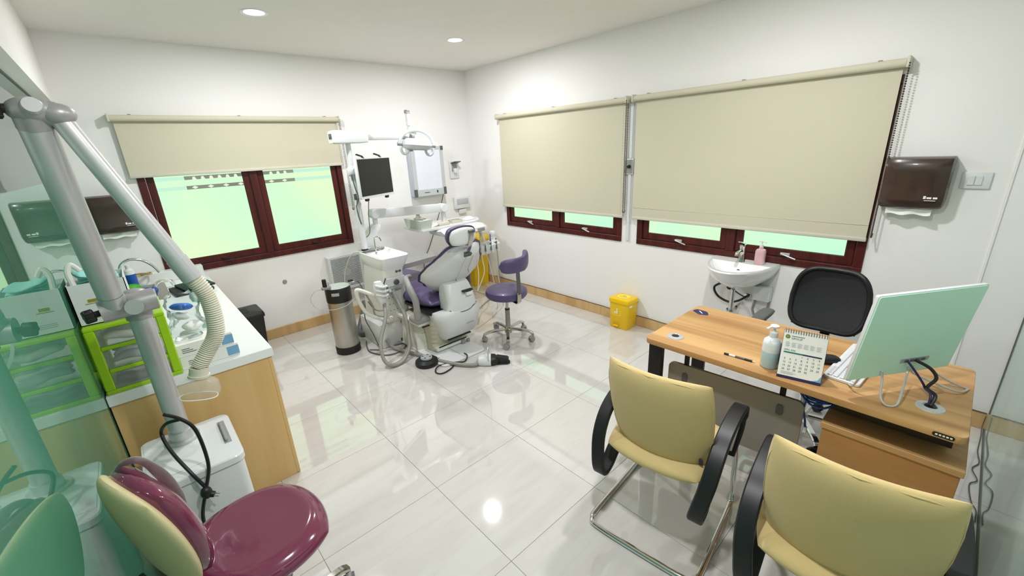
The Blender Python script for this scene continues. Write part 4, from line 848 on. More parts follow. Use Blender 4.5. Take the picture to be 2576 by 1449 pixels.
for i, (pts, r, lab) in enumerate((([(-2.05, -0.82, 0.008), (-2.10, -0.95, 0.007), (-2.12, -1.08, 0.007), (-2.05, -1.24, 0.007), (-1.93, -1.27, 0.007), (-1.84, -1.21, 0.007), (-1.82, -1.14, 0.007), (-1.90, -1.115, 0.01)], 0.006, 'dark cable looped on the floor in front of the junction box'),
                                 ([(-2.105, -1.02, 0.007), (-2.07, -1.06, 0.007), (-2.03, -1.10, 0.007), (-2.025, -1.05, 0.02), (-2.03, -0.98, 0.12), (-2.05, -0.90, 0.25), (-2.06, -0.93, 0.35)], 0.005, 'thin dark cable rising from the floor beside the steel keg'))):
    g = G(); g.tube(spline(pts, 8), r, 8); tag(put(g, 'floor_cable', 'dgrey', base=(pts[0][0], pts[0][1], 0)), lab, 'cable')

# ================================================================ on the walls
t = thing('film_viewer', 'grey framed x-ray film viewer box on the window wall', 'light box', (-0.70, 0, 1.23))
x0, x1, z0, z1 = -0.92, -0.485, 1.232, 1.79
g = G(); g.box((x0, -0.10, z0), (x1, -0.001, z1), 0.006); bd = put(g, 'housing', mat('viewer_side', (200, 204, 216), 0.4), t)
g = G(); g.box((x0 + 0.05, -0.103, z0 + 0.075), (x1 - 0.045, -0.0995, z1 - 0.035), 0.001, 1); put(g, 'panel', mat('viewer_panel', (226, 228, 240), 0.3), bd)
for a, b, c, d in ((x0, x0 + 0.05, z0, z1), (x1 - 0.045, x1, z0, z1), (x0 + 0.05, x1 - 0.045, z1 - 0.035, z1), (x0 + 0.05, x1 - 0.045, z0, z0 + 0.075)):
    g = G(); g.box((a, -0.107, c), (b, -0.0995, d), 0.002, 1); put(g, 'frame_rail', mat('viewer_rail', (190, 194, 194), 0.35) if 'vr' not in M else M['vr'], bd)
for a, c, d in ((x0 - 0.003, z0 - 0.003, z0 + 0.085), (x1 - 0.035, z0 - 0.003, z0 + 0.085), (x0 - 0.003, z1 - 0.045, z1 + 0.003), (x1 - 0.035, z1 - 0.045, z1 + 0.003)):
    g = G(); g.box((a, -0.110, c), (a + 0.04, -0.09, d), 0.003, 1); put(g, 'corner_cap', 'dgrey', bd)
g = G(); g.box((x0 + 0.13, -0.1085, z0 + 0.036), (x0 + 0.20, -0.1065, z0 + 0.044)); put(g, 'maker_mark', 'dgrey', bd)
g = G(); g.box((x1 - 0.135, -0.110, z0 + 0.025), (x1 - 0.118, -0.106, z0 + 0.055), 0.002, 1); put(g, 'switch', 'black', bd)
g = G(); g.tube(spline([(x1 - 0.02, -0.06, z0), (x1 - 0.025, -0.03, z0 - 0.08), (-0.60, -0.02, 0.92), (-0.76, -0.02, 0.60), (-0.85, -0.02, 0.46), (-0.87, -0.018, 0.32)], 8), 0.005, 6); put(g, 'power_cord', 'dgrey', t)

t = thing('covered_socket', 'white wall socket with a raised dark flap, beside the film viewer', 'socket', (-0.27, 0, 1.50))
g = G(); g.box((-0.345, -0.018, 1.395), (-0.205, -0.001, 1.61), 0.008); put(g, 'plate', 'white', t)
g = G(); g.box((-0.315, -0.022, 1.48), (-0.235, -0.017, 1.57), 0.003); put(g, 'socket_face', 'grey', t)
g = G(); g.loft([[(x, y, z) for y, z in ((-0.018, 1.575), (-0.10, 1.595), (-0.10, 1.603), (-0.018, 1.590))] for x in (-0.325, -0.225)]); put(g, 'flap', 'dgrey', t)
g = G(); g.box((-0.30, -0.06, 1.46), (-0.26, -0.02, 1.52), 0.008); put(g, 'plug', 'white', t)
t = thing('double_switch_box', 'white wall box with grey cover in the room corner above the yellow bin', 'switch box', (-0.20, 0, 1.09))
g = G(); g.box((-0.33, -0.04, 1.01), (-0.085, -0.001, 1.16), 0.008); put(g, 'box', 'white', t)
g = G(); g.box((-0.295, -0.044, 1.065), (-0.115, -0.039, 1.135), 0.003); put(g, 'cover', mat('box_cover_grey', (186, 188, 192), 0.4), t)
g = G(); g.box((-0.26, -0.03, 0.94), (-0.15, -0.001, 1.0), 0.006); put(g, 'lower_box', 'white', t)
t = thing('wall_fan', 'square white grilled wall fan beside the steel keg', 'fan', (-1.86, 0, 0.34))
x0, x1, z0, z1 = -2.03, -1.665, 0.345, 0.72
g = G()
for a, b, c, d in ((x0, x1, z0, z0 + 0.025), (x0, x1, z1 - 0.025, z1), (x0, x0 + 0.025, z0 + 0.025, z1 - 0.025), (x1 - 0.025, x1, z0 + 0.025, z1 - 0.025)): g.box((a, -0.085, c), (b, -0.001, d), 0.003, 1)
bd = put(g, 'housing', 'white', t)
g = G(); g.box((x0 + 0.02, -0.02, z0 + 0.02), (x1 - 0.02, -0.001, z1 - 0.02)); put(g, 'back_panel', 'lightink', bd)
for k in range(6):
    a = k * PI / 3; g = G(); mx = Matrix.Translation((-1.848, -0.04, 0.532)) @ Matrix.Rotation(a, 4, 'Y') @ Matrix.Rotation(0.35, 4, 'X')
    g.prism([(0.03, -0.02), (0.14, -0.055), (0.155, 0.02), (0.13, 0.055), (0.03, 0.02)], -0.003, 0.003, m=mx @ Matrix.Rotation(PI / 2, 4, 'X')); put(g, 'fan_blade', 'grey', bd)
g = G(); g.cyl((-1.848, -0.065, 0.532), (-1.848, -0.03, 0.532), 0.045, seg=20); put(g, 'fan_hub', 'offwhite', bd)
nsl = 27
for k in range(nsl):
    z = z0 + 0.03 + (z1 - z0 - 0.06) * k / (nsl - 1); g = G(); g.box((x0 + 0.022, -0.083, z - 0.0028), (x1 - 0.022, -0.076, z + 0.0028)); put(g, 'slat', 'white', bd, smooth=0)
g = G(); g.tube(spline([(-1.90, -0.71, 0.86), (-1.93, -0.5, 0.80), (-1.96, -0.3, 0.55), (-1.965, -0.25, 0.2)], 8), 0.006, 6); put(g, 'hanging_cord', 'offwhite', su)
g = G(); g.cyl((-2.455, -0.001, 0.555), (-2.455, -0.006, 0.555), 0.021, seg=24); g.cyl((-2.455, -0.006, 0.555), (-2.455, -0.0075, 0.555), 0.017, 0.016, 24); tag(put(g, 'blanking_plate', 'grey', base=(-2.455, 0, 0.555)), 'small round grey blanking plate on the wall below the patterned window', 'wall plate')
# knob plate and conduit between the two long blinds
t = thing('control_knob', 'grey rotary control plate between the two long blinds', 'wall control', (0, -2.386, 1.52))
g = G(); g.box((-0.022, -2.424, 1.45), (-0.001, -2.35, 1.588), 0.003); put(g, 'backbox', 'white', t)
g = G(); g.box((-0.026, -2.420, 1.46), (-0.021, -2.356, 1.578), 0.002, 1); put(g, 'plate', 'grey', t)
g = G(); g.cyl((-0.026, -2.388, 1.518), (-0.05, -2.388, 1.518), 0.016, 0.013, 18); put(g, 'knob', 'black', t)
for z0, z1, lab in ((1.59, 2.06, 'white cable trunking above the rotary control plate'), (0.84, 1.448, 'white cable trunking below the rotary control plate')):
    g = G(); g.box((-0.016, -2.40, z0), (-0.001, -2.372, z1), 0.002, 1); tag(put(g, 'cable_trunking', 'white', base=(0, -2.386, z0)), lab, 'trunking')
# light switch beside the towel dispenser
t = thing('light_switch', 'white double light switch beside the brown towel dispenser', 'light switch', (0, -4.54, 1.44))
g = G(); g.box((-0.012, -4.60, 1.395), (-0.001, -4.485, 1.485), 0.005); put(g, 'plate', 'white', t)
for y in (-4.543, -4.573):
    g = G(); g.box((-0.017, y - 0.014 + 0.02, 1.415), (-0.011, y + 0.014 + 0.02, 1.465), 0.002, 1); put(g, 'rocker', 'white', t)
def dispenser(mx, label):
    """towel dispenser: local x width 0.29, y up, z out of the wall"""
    t = thing('towel_dispenser', label, 'towel dispenser', tuple(mx.translation), 0, 'brown paper towel dispensers')
    g = G(); rg = []
    for y, d, k in ((0.0, 0.075, 0.92), (0.012, 0.09, 0.96), (0.05, 0.105, 1.0), (0.16, 0.11, 1.0), (0.20, 0.118, 1.0), (0.25, 0.118, 1.0), (0.275, 0.105, 1.0), (0.285, 0.08, 0.97)):
        h = 0.145 * k; r = 0.025; rg.append([(-h, y, 0.001), (-h, y, d - r), (-h + r * 0.3, y, d - r * 0.3), (-h + r, y, d), (-h * 0.5, y, d + 0.006), (0, y, d + 0.008), (h * 0.5, y, d + 0.006), (h - r, y, d), (h - r * 0.3, y, d - r * 0.3), (h, y, d - r), (h, y, 0.001)])
    g.loft(rg, m=mx); cv = put(g, 'cover', 'brown', t)
    g = G(); n = 14; v = [(-0.10 + 0.20 * i / n, 0.01 - 0.05 * j / 4 + 0.004 * math.sin(i * 0.9), 0.05 + 0.02 * j / 4 + 0.006 * math.sin(i * 0.7 + j)) for j in range(5) for i in range(n + 1)]
    f = [(j * (n + 1) + i, j * (n + 1) + i + 1, (j + 1) * (n + 1) + i + 1, (j + 1) * (n + 1) + i) for j in range(4) for i in range(n)]
    g.add(v, f, mx); g.add([(x, y, z + 0.0015) for x, y, z in v], f, mx); put(g, 'paper_towel', 'paper', t)
    g = G(); g.box((0.055, 0.058, 0.112), (0.066, 0.074, 0.1145), m=mx)
    for k, wd in enumerate((0.020, 0.018)): g.box((0.069 + 0.026 * k, 0.058, 0.109), (0.069 + 0.026 * k + wd, 0.068, 0.1125), m=mx)
    g.box((0.06, 0.047, 0.110), (0.108, 0.050, 0.1135), m=mx); put(g, 'white_print', 'paper', cv)
    return t
dispenser(frame((0, -4.303, 1.285), (0, -1, 0), (0, 0, 1)), 'smoked brown paper towel dispenser beside the long blind and light switch')
dispenser(frame((-3.54, 0, 1.245), (1, 0, 0), (0, 0, 1)), 'smoked brown paper towel dispenser left of the patterned window, behind the suction arm')

# ================================================================ washbasin
t = thing('washbasin', 'white wall-hung washbasin under the right-hand window', 'washbasin', (0, -3.45, 0.6))
YB = -3.45; g = G(); rg = []
def bas(k, d, ymul=1.0, n=36):
    out = []
    for i in range(n):
        a = PI / 2 + PI * i / (n - 1); out.append((d * math.cos(a), YB + 0.235 * k * ymul * math.sin(a)))
    return out
for z, k, d in ((0.62, 0.30, 0.16), (0.64, 0.45, 0.22), (0.69, 0.72, 0.33), (0.74, 0.90, 0.40), (0.79, 0.985, 0.44), (0.812, 1.0, 0.452), (0.822, 0.99, 0.447)):
    rg.append([(min(-0.001, x), y, z) for x, y in bas(k, d)])
for z, k, d, x0 in ((0.820, 0.93, 0.415, -0.13), (0.79, 0.88, 0.38, -0.15), (0.73, 0.72, 0.32, -0.17), (0.69, 0.4, 0.26, -0.19), (0.683, 0.1, 0.22, -0.20)):
    rg.append([(min(x0, x), y, z) for x, y in bas(k, d)])
g.loft(rg); bs = put(g, 'basin', 'ceramic', t)
g = G(); g.cyl((-0.147, YB, 0.765), (-0.155, YB, 0.762), 0.014, seg=16); put(g, 'overflow_hole', 'dgrey', bs)
g = G(); g.lathe([(0, 0.684), (0.022, 0.684), (0.024, 0.688), (0, 0.689)], (-0.21, YB, 0), 18); put(g, 'drain', 'chrome', bs)
g = G(); g.box((-0.1315, YB - 0.02, 0.795), (-0.128, YB + 0.012, 0.803)); put(g, 'maker_mark', 'dgrey', bs)
tp = G(); tp.lathe([(0.026, 0.818), (0.025, 0.83), (0.021, 0.84), (0.021, 0.93), (0.0235, 0.935), (0.0235, 0.955), (0, 0.96)], (-0.09, YB + 0.01, 0), 24)
tp = put(tp, 'tap_body', 'chrome', t)
g = G(); g.tube(spline([(-0.09, YB + 0.01, 0.90), (-0.14, YB + 0.01, 0.915), (-0.19, YB + 0.01, 0.905), (-0.20, YB + 0.01, 0.885)], 5), 0.013, 12); put(g, 'spout', 'chrome', tp)
g = G(); g.ribbon([(-0.075, YB + 0.01, 0.962), (-0.10, YB + 0.01, 0.968), (-0.16, YB + 0.01, 0.985)], 0.024, 0.008, (0, 1, 0)); put(g, 'lever', 'chrome', tp)
g = G(); g.cyl((-0.21, YB, 0.63), (-0.21, YB, 0.44), 0.016, seg=16); g.cyl((-0.21, YB, 0.46), (-0.21, YB, 0.37), 0.03, seg=20); g.lathe([(0.032, 0.455), (0.035, 0.46), (0.032, 0.47)], (-0.21, YB, 0), 20); g.tube(spline([(-0.21, YB, 0.40), (-0.12, YB, 0.44), (-0.05, YB, 0.46), (-0.001, YB, 0.46)], 5), 0.014, 12); put(g, 'bottle_trap', 'chrome', t)
g = G(); g.lathe([(0.0, 0), (0.03, 0), (0.03, 0.004), (0, 0.006)], seg=20, m=frame((-0.001, YB - 0.04, 0.52), (0, 1, 0), (0, 0, 1)) @ Matrix.Scale(-1, 4, (0, 0, 1))); g.cyl((-0.002, YB - 0.04, 0.52), (-0.05, YB - 0.04, 0.52), 0.012, seg=12); put(g, 'stop_valve', 'chrome', t)
g = G(); g.tube(spline([(-0.05, YB - 0.04, 0.53), (-0.06, YB + 0.02, 0.56), (-0.08, YB + 0.05, 0.60), (-0.09, YB + 0.03, 0.66)], 6), 0.006, 8); put(g, 'supply_hose', 'dgrey', t)
g = G(); g.tube(spline([(-0.03, YB + 0.13, 0.62), (-0.05, YB + 0.20, 0.57), (-0.05, YB + 0.17, 0.50), (-0.06, YB + 0.08, 0.47), (-0.08, YB, 0.50), (-0.05, YB - 0.06, 0.55)], 6), 0.009, 8); put(g, 'drain_hose', 'black', t)
g = G(); g.tube(spline([(-0.02, YB - 0.11, 0.53), (-0.04, YB - 0.10, 0.44), (-0.04, YB - 0.14, 0.38), (-0.04, YB - 0.19, 0.40), (-0.02, YB - 0.20, 0.52)], 6), 0.009, 8); put(g, 'flexible_conduit', 'grey', t)
g = G(); g.cyl((-0.002, YB + 0.10, 0.575), (-0.014, YB + 0.10, 0.575), 0.02, seg=16); put(g, 'wall_pipe_hole', 'black', t)
g = G(); g.box((-0.07, -3.66, 0.53), (-0.001, -3.545, 0.64), 0.006); tag(put(g, 'junction_box', 'white', base=(0, -3.6, 0.53)), 'white square junction box under the washbasin', 'junction box')
t = thing('soap_pump', 'pink liquid soap pump bottle on the washbasin edge', 'soap bottle', (-0.085, -3.565, 0.82))
g = G(); g.loft([[(x, y, z) for x, y in rrect(0.052 * k, 0.066 * k, 0.014 * k, 4, -0.085, -3.565)] for z, k in ((0.821, 0.95), (0.825, 1), (0.92, 1.0), (0.932, 0.85), (0.938, 0.45), (0.95, 0.4))]); put(g, 'bottle', 'pinks', t)
g = G(); g.lathe([(0.013, 0.95), (0.013, 0.968), (0.006, 0.972), (0.005, 0.992), (0, 0.992)], (-0.085, -3.565, 0), 14); g.ribbon([(-0.085, -3.545, 0.99), (-0.085, -3.565, 0.994), (-0.10, -3.60, 0.990)], 0.012, 0.008, (1, 0, 0)); put(g, 'pump', 'clearcap', t)
# ================================================================ desk
DX0, DX1, DY0, DY1, DZ = -1.612, -0.99, -4.712, -3.532, 0.75
t = thing('office_desk', 'oak laminate office desk with black steel legs', 'desk', (-1.3, -4.12, 0))
g = G(); g.prism(rrect(DX1 - DX0, DY1 - DY0, 0.03, 5, (DX0 + DX1) / 2, (DY0 + DY1) / 2), DZ - 0.028, DZ, bev=0.0015); tp_ = put(g, 'desktop', 'desk', t)
for x in (-1.585, -1.045):
    g = G(); g.box((x, -3.62, 0.0), (x + 0.03, -3.545, DZ - 0.028), 0.003, 1); put(g, 'leg', 'blackm', t)
g = G(); g.box((-1.555, -3.60, DZ - 0.07), (-1.045, -3.565, DZ - 0.0285), 0.003, 1); put(g, 'cross_rail', 'blackm', t)
g = G(); g.box((-1.50, -4.30, DZ - 0.06), (-1.46, -3.62, DZ - 0.0285), 0.003, 1); put(g, 'side_rail', 'blackm', t)
for x in (-1.10,):
    g = G(); g.box((x, -4.70, 0.0), (x + 0.04, -4.66, DZ - 0.028), 0.003, 1); put(g, 'leg', 'blackm', t)
g = G(); g.box((-1.47, -4.69, 0.62), (-1.13, -4.33, DZ - 0.0285)); put(g, 'under_desk_shade', 'black', t)  # black block paints the shaded gap between desktop and pedestal
MXm = Matrix.Translation((-1.475, -3.93, 0.43)) @ Matrix.Rotation(math.radians(3), 4, 'Z')
g = G(); g.prism(rrect(0.62, 0.34, 0.03, 5), -0.008, 0.008, m=MXm @ frame((0, 0, 0), (0, 1, 0), (0, 0, 1))); mp = put(g, 'modesty_panel', 'modesty', t)
for y in (-0.22, 0.22):
    g = G(); g.prism(rrect(0.028, 0.055, 0.012, 4, y, 0.10), -0.012, -0.0078, m=MXm @ frame((0, 0, 0), (0, 1, 0), (0, 0, 1))); put(g, 'panel_cap', 'dgrey', mp)
    g = G(); g.box((0.0, y - 0.012, 0.16), (0.008, y + 0.012, 0.30), m=MXm); put(g, 'panel_hanger', 'blackm', mp)
for x, y, mt in ((-1.502, -3.646, 'alu'), (-1.458, -4.608, 'alu')):
    g = G(); g.lathe([(0, DZ), (0.042, DZ), (0.040, DZ + 0.004), (0.022, DZ + 0.008), (0.018, DZ + 0.003), (0, DZ + 0.003)], (x, y, 0), 28); gr = put(g, 'cable_grommet', mt, tp_)
    g = G(); g.lathe([(0, DZ + 0.004), (0.017, DZ + 0.004), (0.017, DZ + 0.007), (0, DZ + 0.007)], (x, y, 0), 20); put(g, 'grommet_hole', 'black', gr)
g = G(); g.prism(rnd([(-1.06, -3.555), (-1.10, -3.545), (-1.135, -3.60), (-1.115, -3.65), (-1.065, -3.62)]), DZ, DZ + 0.0008); st = put(g, 'desktop_sticker', 'navy', tp_)
g = G(); g.ribbon([(-1.08, -3.58, DZ + 0.0012), (-1.11, -3.61, DZ + 0.0012)], 0.006, 0.0006, (1, -1, 0)); put(g, 'sticker_print', 'paper', st)
g = G(); g.prism(rrect(0.055, 0.016, 0.007, 4), 0, 0.0015, m=frame((DX0, -4.655, DZ - 0.014), (0, -1, 0), (0, 0, 1))); lb = put(g, 'edge_label', 'black', tp_)
g = G()
for k in range(5): g.box((-0.02 + 0.009 * k, -0.003, 0.0015), (-0.014 + 0.009 * k, 0.003, 0.002), m=frame((DX0, -4.655, DZ - 0.014), (0, -1, 0), (0, 0, 1)))
put(g, 'label_print', 'paper', lb)
# drawer pedestal
t = thing('drawer_pedestal', 'oak laminate drawer pedestal under the right end of the desk', 'pedestal', (-1.33, -4.525, 0))
g = G(); g.box((-1.545, -4.728, 0.03), (-1.11, -4.325, 0.565), 0.002, 1); bd = put(g, 'carcass', 'ped', t)
g = G(); g.box((-1.552, -4.735, 0.565), (-1.10, -4.318, 0.592), 0.002, 1); put(g, 'top_panel', 'desk', t)
for k in range(3):
    g = G(); g.box((-1.11, -4.72, 0.04 + 0.175 * k), (-1.092, -4.333, 0.205 + 0.175 * k), 0.002, 1); dr = put(g, 'drawer_front', 'ped', t)
    g = G(); g.box((-1.092, -4.58, 0.17 + 0.175 * k), (-1.078, -4.47, 0.18 + 0.175 * k), 0.002, 1); put(g, 'drawer_handle', 'alu', dr)
for x, y in ((-1.52, -4.70), (-1.52, -4.35), (-1.14, -4.70), (-1.14, -4.35)):
    g = G(); g.cyl((x, y, 0), (x, y, 0.031), 0.018, seg=12); put(g, 'foot', 'black', t)
# blue network cable coil hanging under the desk
g = G(); pts = []
for k in range(170):
    a = k / 170 * 2 * PI * 8.5; r = 0.062 + 0.007 * math.sin(k * 0.37); pts.append((-1.43 + 0.028 * math.sin(a * 0.13) + 0.05 * math.sin(a), -4.28 + r * math.cos(a), 0.665 + 0.028 * math.sin(a) + 0.016 * math.sin(k * 0.21)))
pts += [(-1.45, -4.24, 0.62), (-1.46, -4.235, 0.57), (-1.465, -4.25, 0.52), (-1.46, -4.255, 0.48)]
g.tube(pts, 0.0045, 6)
t = thing('network_cable_coil', 'coiled bright blue network cable under the desk', 'cable', (-1.43, -4.28, 0.47)); put(g, 'coil', 'bluec', t)
g = G(); g.box((-1.467, -4.262, 0.455), (-1.452, -4.248, 0.485), 0.002, 1); put(g, 'plug', 'clearcap', t)

# ================================================================ on the desk
# monitor seen from behind on a bent-wire stand
t = thing('desk_monitor', 'pale mint flat monitor seen from behind on a bent-wire stand', 'monitor', (-1.39, -4.50, DZ))
yw = math.radians(-33.1); tl = math.radians(7.5); u = Vector((math.cos(yw), math.sin(yw), 0)); nn = Vector((u.y, -u.x, 0)); up = (math.cos(tl) * Vector((0, 0, 1)) + math.sin(tl) * nn).normalized()
bc = Vector((-1.3915, -4.4962, 0.82)); OM = frame(tuple(bc), u, up); so = 1 if Vector(OM.col[2][:3]).dot(nn) > 0 else -1     # so*z: rear, towards the visitor side
g = G(); g.prism(rrect(0.463, 0.363, 0.006, 3, 0, 0.1815), 0.0, -0.012 * so, m=OM); fr = put(g, 'screen_housing', 'white', t)
g = G(); g.prism(rrect(0.456, 0.356, 0.006, 3, 0, 0.1815), 0.0, 0.004 * so, m=OM); bkp = put(g, 'rear_cover', 'mint', fr)
g = G(); g.prism(rrect(0.44, 0.34, 0.003, 2, 0, 0.1835), -0.012 * so, -0.0128 * so, m=OM); put(g, 'screen', 'screen', fr)
g = G(); g.prism(rrect(0.13, 0.02, 0.004, 3, 0.045, 0.062), 0.004 * so, 0.0048 * so, m=OM); pt_ = put(g, 'port_recess', 'lightink', bkp)
for k in range(4):
    g = G(); g.box((0.0 + 0.025 * k, 0.057, 0.004 * so), (0.014 + 0.025 * k, 0.067, 0.0085 * so), m=OM); put(g, 'port', 'dgrey', pt_)
def L3(x, y, z): return tuple(OM @ Vector((x, y, z * so)))
g = G(); zf = DZ + 0.005
g.tube(spline([L3(-0.09, 0.03, 0.008), L3(-0.088, -0.01, 0.02), (-1.545, -4.475, zf + 0.02), (-1.555, -4.495, zf), (-1.535, -4.52, zf), (-1.50, -4.525, zf + 0.02), L3(0.03, 0.0, 0.012), L3(0.03, 0.03, 0.008)], 6), 0.0038, 8); st = put(g, 'wire_stand', 'alu', t)
g = G(); g.tube(spline([L3(0.06, 0.03, 0.008), L3(0.06, 0.0, 0.012), (-1.30, -4.66, zf + 0.015), (-1.225, -4.694, zf), (-1.215, -4.685, zf), (-1.25, -4.63, zf + 0.03), L3(0.12, 0.02, 0.0)], 6), 0.0038, 8); put(g, 'wire_stand', 'alu', t)
g = G(); g.tube(spline([L3(-0.15, 0.02, -0.014), L3(-0.16, -0.05, -0.02), (-1.46, -4.365, zf), (-1.42, -4.37, zf), (-1.38, -4.40, zf + 0.01)], 6), 0.0038, 8); put(g, 'wire_stand', 'alu', t)
g = G(); g.tube(spline([L3(0.045, 0.062, 0.008), L3(0.075, 0.045, 0.045), L3(0.085, 0.015, 0.07), L3(0.055, -0.02, 0.075), (-1.432, -4.612, 0.79), (-1.458, -4.608, 0.757)], 7), 0.006, 8); put(g, 'power_cable', 'black', t)
g = G(); g.tube(spline([L3(0.01, 0.062, 0.008), L3(0.02, 0.04, 0.03), L3(0.045, -0.005, 0.06), L3(0.058, -0.03, 0.07), (-1.435, -4.60, 0.79), (-1.455, -4.602, 0.757)], 7), 0.0042, 8); put(g, 'network_cable', 'navy', t)
# keyboard and mouse
KB = Matrix.Translation((-1.26, -4.355, DZ)) @ Matrix.Rotation(math.radians(-4), 4, 'Z')
t = thing('keyboard', 'white keyboard half hidden behind the mint monitor', 'keyboard', (-1.26, -4.355, DZ))
g = G(); g.prism(rrect(0.42, 0.125, 0.012, 4), 0.0, 0.014, m=KB, bev=0.003); put(g, 'body', 'white', t)
km = G(); km.box((-0.0082, -0.0082, 0), (0.0082, 0.0082, 0.006), 0.002, 1); kme = mesh_of(km, 'key', 30); kme.materials.append(M['whitem'])
for i in range(21):
    for j in range(5):
        o = bpy.data.objects.new('key', kme); col.objects.link(o); o.parent = t; p = KB @ Vector((-0.195 + 0.0195 * i, -0.042 + 0.021 * j, 0.0142)); o.location = p - Vector((-1.26, -4.355, DZ)); o.rotation_euler = (0, 0, math.radians(-4))
g = G(); g.pad(0.06, 0.10, 0.036, k=0.85, p=3, m=Matrix.Translation((-1.315, -4.262, DZ + 0.018)) @ Matrix.Rotation(0.6, 4, 'Z')); t = thing('computer_mouse', 'small black computer mouse behind the desk calendar', 'mouse', (-1.315, -4.262, DZ)); put(g, 'shell', 'black', t, weld=True)
g = G(); g.cyl((-1.30, -4.24, DZ + 0.033), (-1.29, -4.245, DZ + 0.033), 0.006, seg=12); put(g, 'wheel', 'dgrey', t)
# sanitizer
t = thing('sanitizer_bottle', 'clear pump bottle half full of blue hand gel on the desk', 'pump bottle', (-1.515, -4.09, DZ)); c_ = (-1.515, -4.09, DZ)
g = G(); g.lathe([(0, 0.001), (0.033, 0.001), (0.036, 0.006), (0.036, 0.078), (0, 0.078)], c_, 32); put(g, 'gel', 'gel', t)
g = G(); g.lathe([(0.0362, 0.078), (0.0362, 0.115), (0.032, 0.13), (0.018, 0.142), (0.014, 0.146), (0.014, 0.15), (0, 0.15)], c_, 32); put(g, 'bottle', 'bottle', t)
g = G(); g.lathe([(0.0165, 0.146), (0.0165, 0.165), (0.012, 0.169), (0.006, 0.17), (0.005, 0.188), (0.0, 0.188)], c_, 20); g.lathe([(0.012, 0.186), (0.0175, 0.19), (0.0175, 0.196), (0.010, 0.20), (0, 0.20)], c_, 20); g.ribbon([(c_[0], c_[1], DZ + 0.193), (c_[0] - 0.02, c_[1] + 0.012, DZ + 0.192), (c_[0] - 0.032, c_[1] + 0.02, DZ + 0.186)], 0.010, 0.007, (0.5, 0.86, 0)); put(g, 'pump', 'white', t)
# pen
t = thing('ballpoint_pen', 'black and white ballpoint pen lying on the desk', 'pen', (-1.53, -3.97, DZ))
p0, p1 = Vector((-1.533, -3.905, DZ + 0.0055)), Vector((-1.527, -4.04, DZ + 0.0055)); d_ = (p1 - p0)
for nm, a, b, r, mt in (('cap', 0, 0.16, 0.0052, 'black'), ('label', 0.16, 0.36, 0.0052, 'clearcap'), ('barrel', 0.36, 0.66, 0.005, 'dgrey'), ('grip', 0.66, 0.90, 0.0052, 'black'), ('tip', 0.90, 1.0, 0.003, 'alu')):
    g = G(); g.cyl(tuple(p0 + d_ * a), tuple(p0 + d_ * b), r, r if nm != 'tip' else 0.001, 10); put(g, nm, mt, t)
# desk calendar: two sheets leaning together, wire bound
t = thing('desk_calendar', 'spiral-bound desk calendar with a month grid standing on the desk', 'calendar', (-1.56, -4.22, DZ))
PL, PR = Vector((-1.588, -4.142, DZ + 0.001)), Vector((-1.558, -4.292, DZ + 0.001)); uc = (PR - PL).normalized(); nc = Vector((-uc.y, uc.x, 0)); nc = nc if nc.x > 0 else -nc
cw = (PR - PL).length; chh = 0.205; lean = 0.30; upc = (Vector((0, 0, 1)) * math.cos(lean) + nc * math.sin(lean)); CM = frame(tuple((PL + PR) / 2), uc, upc); sg = 1 if Vector(CM.col[2][:3]).dot(nc) < 0 else -1
g = G(); g.box((-cw / 2, 0, -0.0015 * sg), (cw / 2, chh, 0.0), m=CM); bc_ = put(g, 'backing_card', 'navy', t)
g = G(); g.box((-cw / 2 + 0.001, 0.012, 0.0), (cw / 2 - 0.001, chh - 0.001, 0.0008 * sg), m=CM); pg = put(g, 'page', 'paper', t)
topc = (PL + PR) / 2 + upc * chh; CM2 = frame(tuple(topc), uc, (Vector((0, 0, -1)) * math.cos(lean) + nc * math.sin(lean)))
g = G(); g.box((-cw / 2, 0, -0.001), (cw / 2, chh, 0.0), m=CM2); put(g, 'rear_card', 'navy', t)
for k in range(17):
    x = -cw / 2 + 0.006 + (cw - 0.012) * k / 16; g = G(); g.tube([tuple(CM @ Vector((x, chh - 0.003 + 0.008 * math.cos(a), (0.008 * math.sin(a)) * sg))) for a in [q / 10 * 2 * PI for q in range(10)]], 0.0011, 5, closed=True); put(g, 'binding_ring', 'dgrey', t)
PM = CM @ Matrix.Translation((0, 0, 0.0012 * sg)) if sg > 0 else CM @ Matrix.Scale(-1, 4, (1, 0, 0)) @ Matrix.Translation((0, 0, -0.0012))
if sg < 0: PM = CM @ Matrix.Rotation(PI, 4, 'Y') @ Matrix.Translation((0, 0, 0.0012))
g = G(); g.lathe([(0, 0), (0.0085, 0), (0.0085, 0.0004), (0, 0.0004)], (-cw / 2 + 0.016, chh - 0.028, 0), 22, m=PM); lg = put(g, 'round_logo', 'tealp', pg)
g = G(); g.lathe([(0, 0.0004), (0.0065, 0.0004), (0.0065, 0.0007), (0, 0.0007)], (-cw / 2 + 0.016, chh - 0.028, 0), 20, m=PM); put(g, 'logo_centre', 'gold', lg)
text('GROUP', 0.0115, PM @ Matrix.Translation((-cw / 2 + 0.029, chh - 0.037, 0)), 'group_lettering', 'ink', pg)
g = G(); g.box((-cw / 2 + 0.029, chh - 0.025, 0), (-cw / 2 + 0.074, chh - 0.0225, 0.0003), m=PM); put(g, 'small_print', 'ink', pg)
for r in range(5):
    g = G()
    for c in range(6): g.box((-cw / 2 + 0.012 + 0.0215 * c, chh - 0.052 - 0.0042 * r, 0), (-cw / 2 + 0.012 + 0.0215 * c + 0.013 + 0.004 * ((r * 3 + c) % 2), chh - 0.0505 - 0.0042 * r, 0.0003), m=PM)
    o = put(g, 'small_print', 'lightink', pg); o['kind'] = 'stuff'
